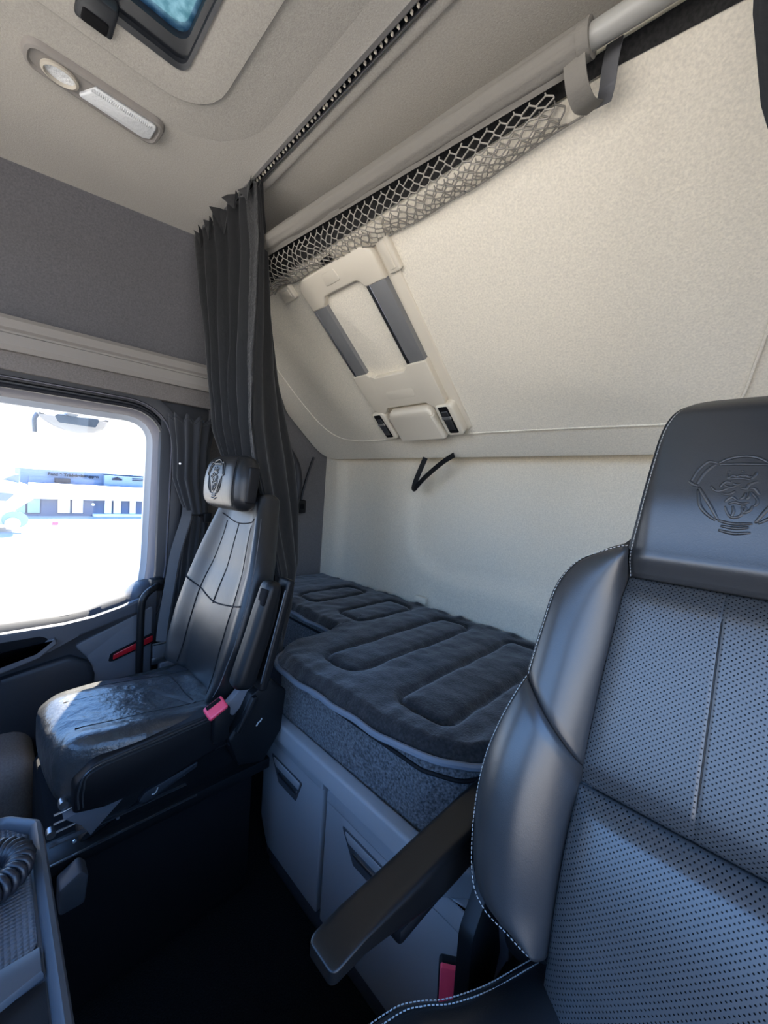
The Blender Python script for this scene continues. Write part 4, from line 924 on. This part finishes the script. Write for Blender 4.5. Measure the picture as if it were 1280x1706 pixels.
def text(name, body, size, loc, parent, mt):
    cu = bpy.data.curves.new(name, 'FONT'); cu.body = body; cu.size = size; cu.offset = .012; cu.extrude = .02; cu.align_x = 'LEFT'
    t = bpy.data.objects.new(name + '_outline', cu); COL.objects.link(t)
    me = bpy.data.meshes.new_from_object(t); v = [(loc[0] + p.co.z, loc[1] + p.co.x, loc[2] + p.co.y) for p in me.vertices]; f = [tuple(p.vertices) for p in me.polygons]
    bpy.data.objects.remove(t); return mk(name, (v, f), mt, parent, smooth=False)
text('sign_lettering', 'Band & Trädgårdsgruppen', .265, (bx - 5.86, 2.55, .73), hall, 'sign_ink')
for z_ in (.70, .82): mk('sign_bar', box(bx - 5.2, bx - 5.14, 7.3, 8.6 if z_ > .75 else 8.3, z_, z_ + .06), 'sign_ink', hall)
mk('annex_emblem', prism([(6.05, .66), (6.65, .66), (6.65, .78), (6.35, .90), (6.05, .78)], bx - 5.2, bx - 5.12, YZ), 'sign_ink', hall)
mk('roof_unit', box(bx - 5.9, bx - 5.3, 2.9, 3.7, .28, .58), 'sign_ink', hall)
off = thing('office_block', 'low dark office with a white fascia and lit windows across the yard', 'building', (bx, 5, -1.5))
mk('wall', box(bx - 5, bx, 1.0, 40, -1.5, -.50), 'building_dark', off)
mk('fascia', box(bx - 5.1, bx + .35, 1.55, 40, -.52, .20), 'building_white', off)
mk('plinth', box(bx - 1, bx + .5, 4.2, 40, -1.5, -1.36), 'building_white', off)
for y0, y1 in ((.55, 1.25), (1.28, 1.85), (2.55, 3.15), (3.20, 3.75), (4.75, 5.15), (5.2, 5.65), (6.05, 6.45), (6.85, 7.2), (8.0, 8.6), (9.2, 9.8)):
    wv = mk('window', box(bx - .02, bx + .04, y0, y1, -1.36, -.52), 'far_frame', off, smooth=False)
    mk('pane', box(bx + .03, bx + .06, y0 + .03, y1 - .03, -1.33, -.55), 'far_glass' if y0 < 2 or y0 > 6.5 else 'building_white', wv, smooth=False)
lamp = tag(mk('wall_lamp', tube([(bx, 4.2, -.80), (bx + .15, 4.2, -.80)], .08, 10), 'building_white', off), None)
tk = thing('parked_lorry', 'white lorry front parked at the left edge of the window view', 'lorry', (-20, -.6, -1.5))
mk('cab', prism(round_poly([(-3.5, -1.2), (.55, -1.2), (.62, -.6), (1.15, -.15), (1.25, .28), (.9, .45), (.2, .62), (-3.5, .85)], .12), -22.0, -19.8, YZ, .08), 'truck_white', tk)
mk('windscreen', prism(round_poly([(-.6, -.15), (.35, -.25), (.6, .05), (-.5, .15)], .05), -19.81, -19.76, YZ), 'truck_shade', tk)
mk('visor', prism(round_poly([(.25, .62), (.62, .85), (.72, .85), (.72, .40), (.5, .40)], .04), -21.5, -19.9, YZ), 'truck_shade', tk)
mk('wheel_arch', prism(oval(.62, -1.0, .40, .34), -19.82, -19.72, YZ), 'far_glass', tk)
mk('wheel', tube([(-19.9, .55, -1.14), (-19.65, .55, -1.14)], .24, 20), 'truck_white', tk)
mk('tail_light', box(-19.7, -19.6, 1.75, 1.95, -1.22, -1.08), 'red_plastic', tk)
km = thing('kerb_mirror', 'curved kerb mirror hanging outside above the passenger window', 'mirror', (-.35, .23, 1.33))
kb = round_poly([(.105, 1.375), (.36, 1.384), (.335, 1.340), (.30, 1.312), (.24, 1.300), (.17, 1.318), (.125, 1.345)], .02)
mk('housing', prism(kb, -.42, -.34, YZ, .012), 'truck_white', km)
mk('mirror_glass', prism(round_poly([(.165, 1.368), (.315, 1.374), (.300, 1.338), (.18, 1.340)], .008), -.342, -.335, YZ), 'building_blue', km)
mk('arm', tube(spline([(-.36, .12, 1.37), (-.34, .108, 1.34), (-.34, .110, 1.29)], 6), .008, 8), 'truck_shade', km)
mk('bracket', box(-.40, -.14, .20, .24, 1.37, 1.45, .01), 'truck_shade', km)
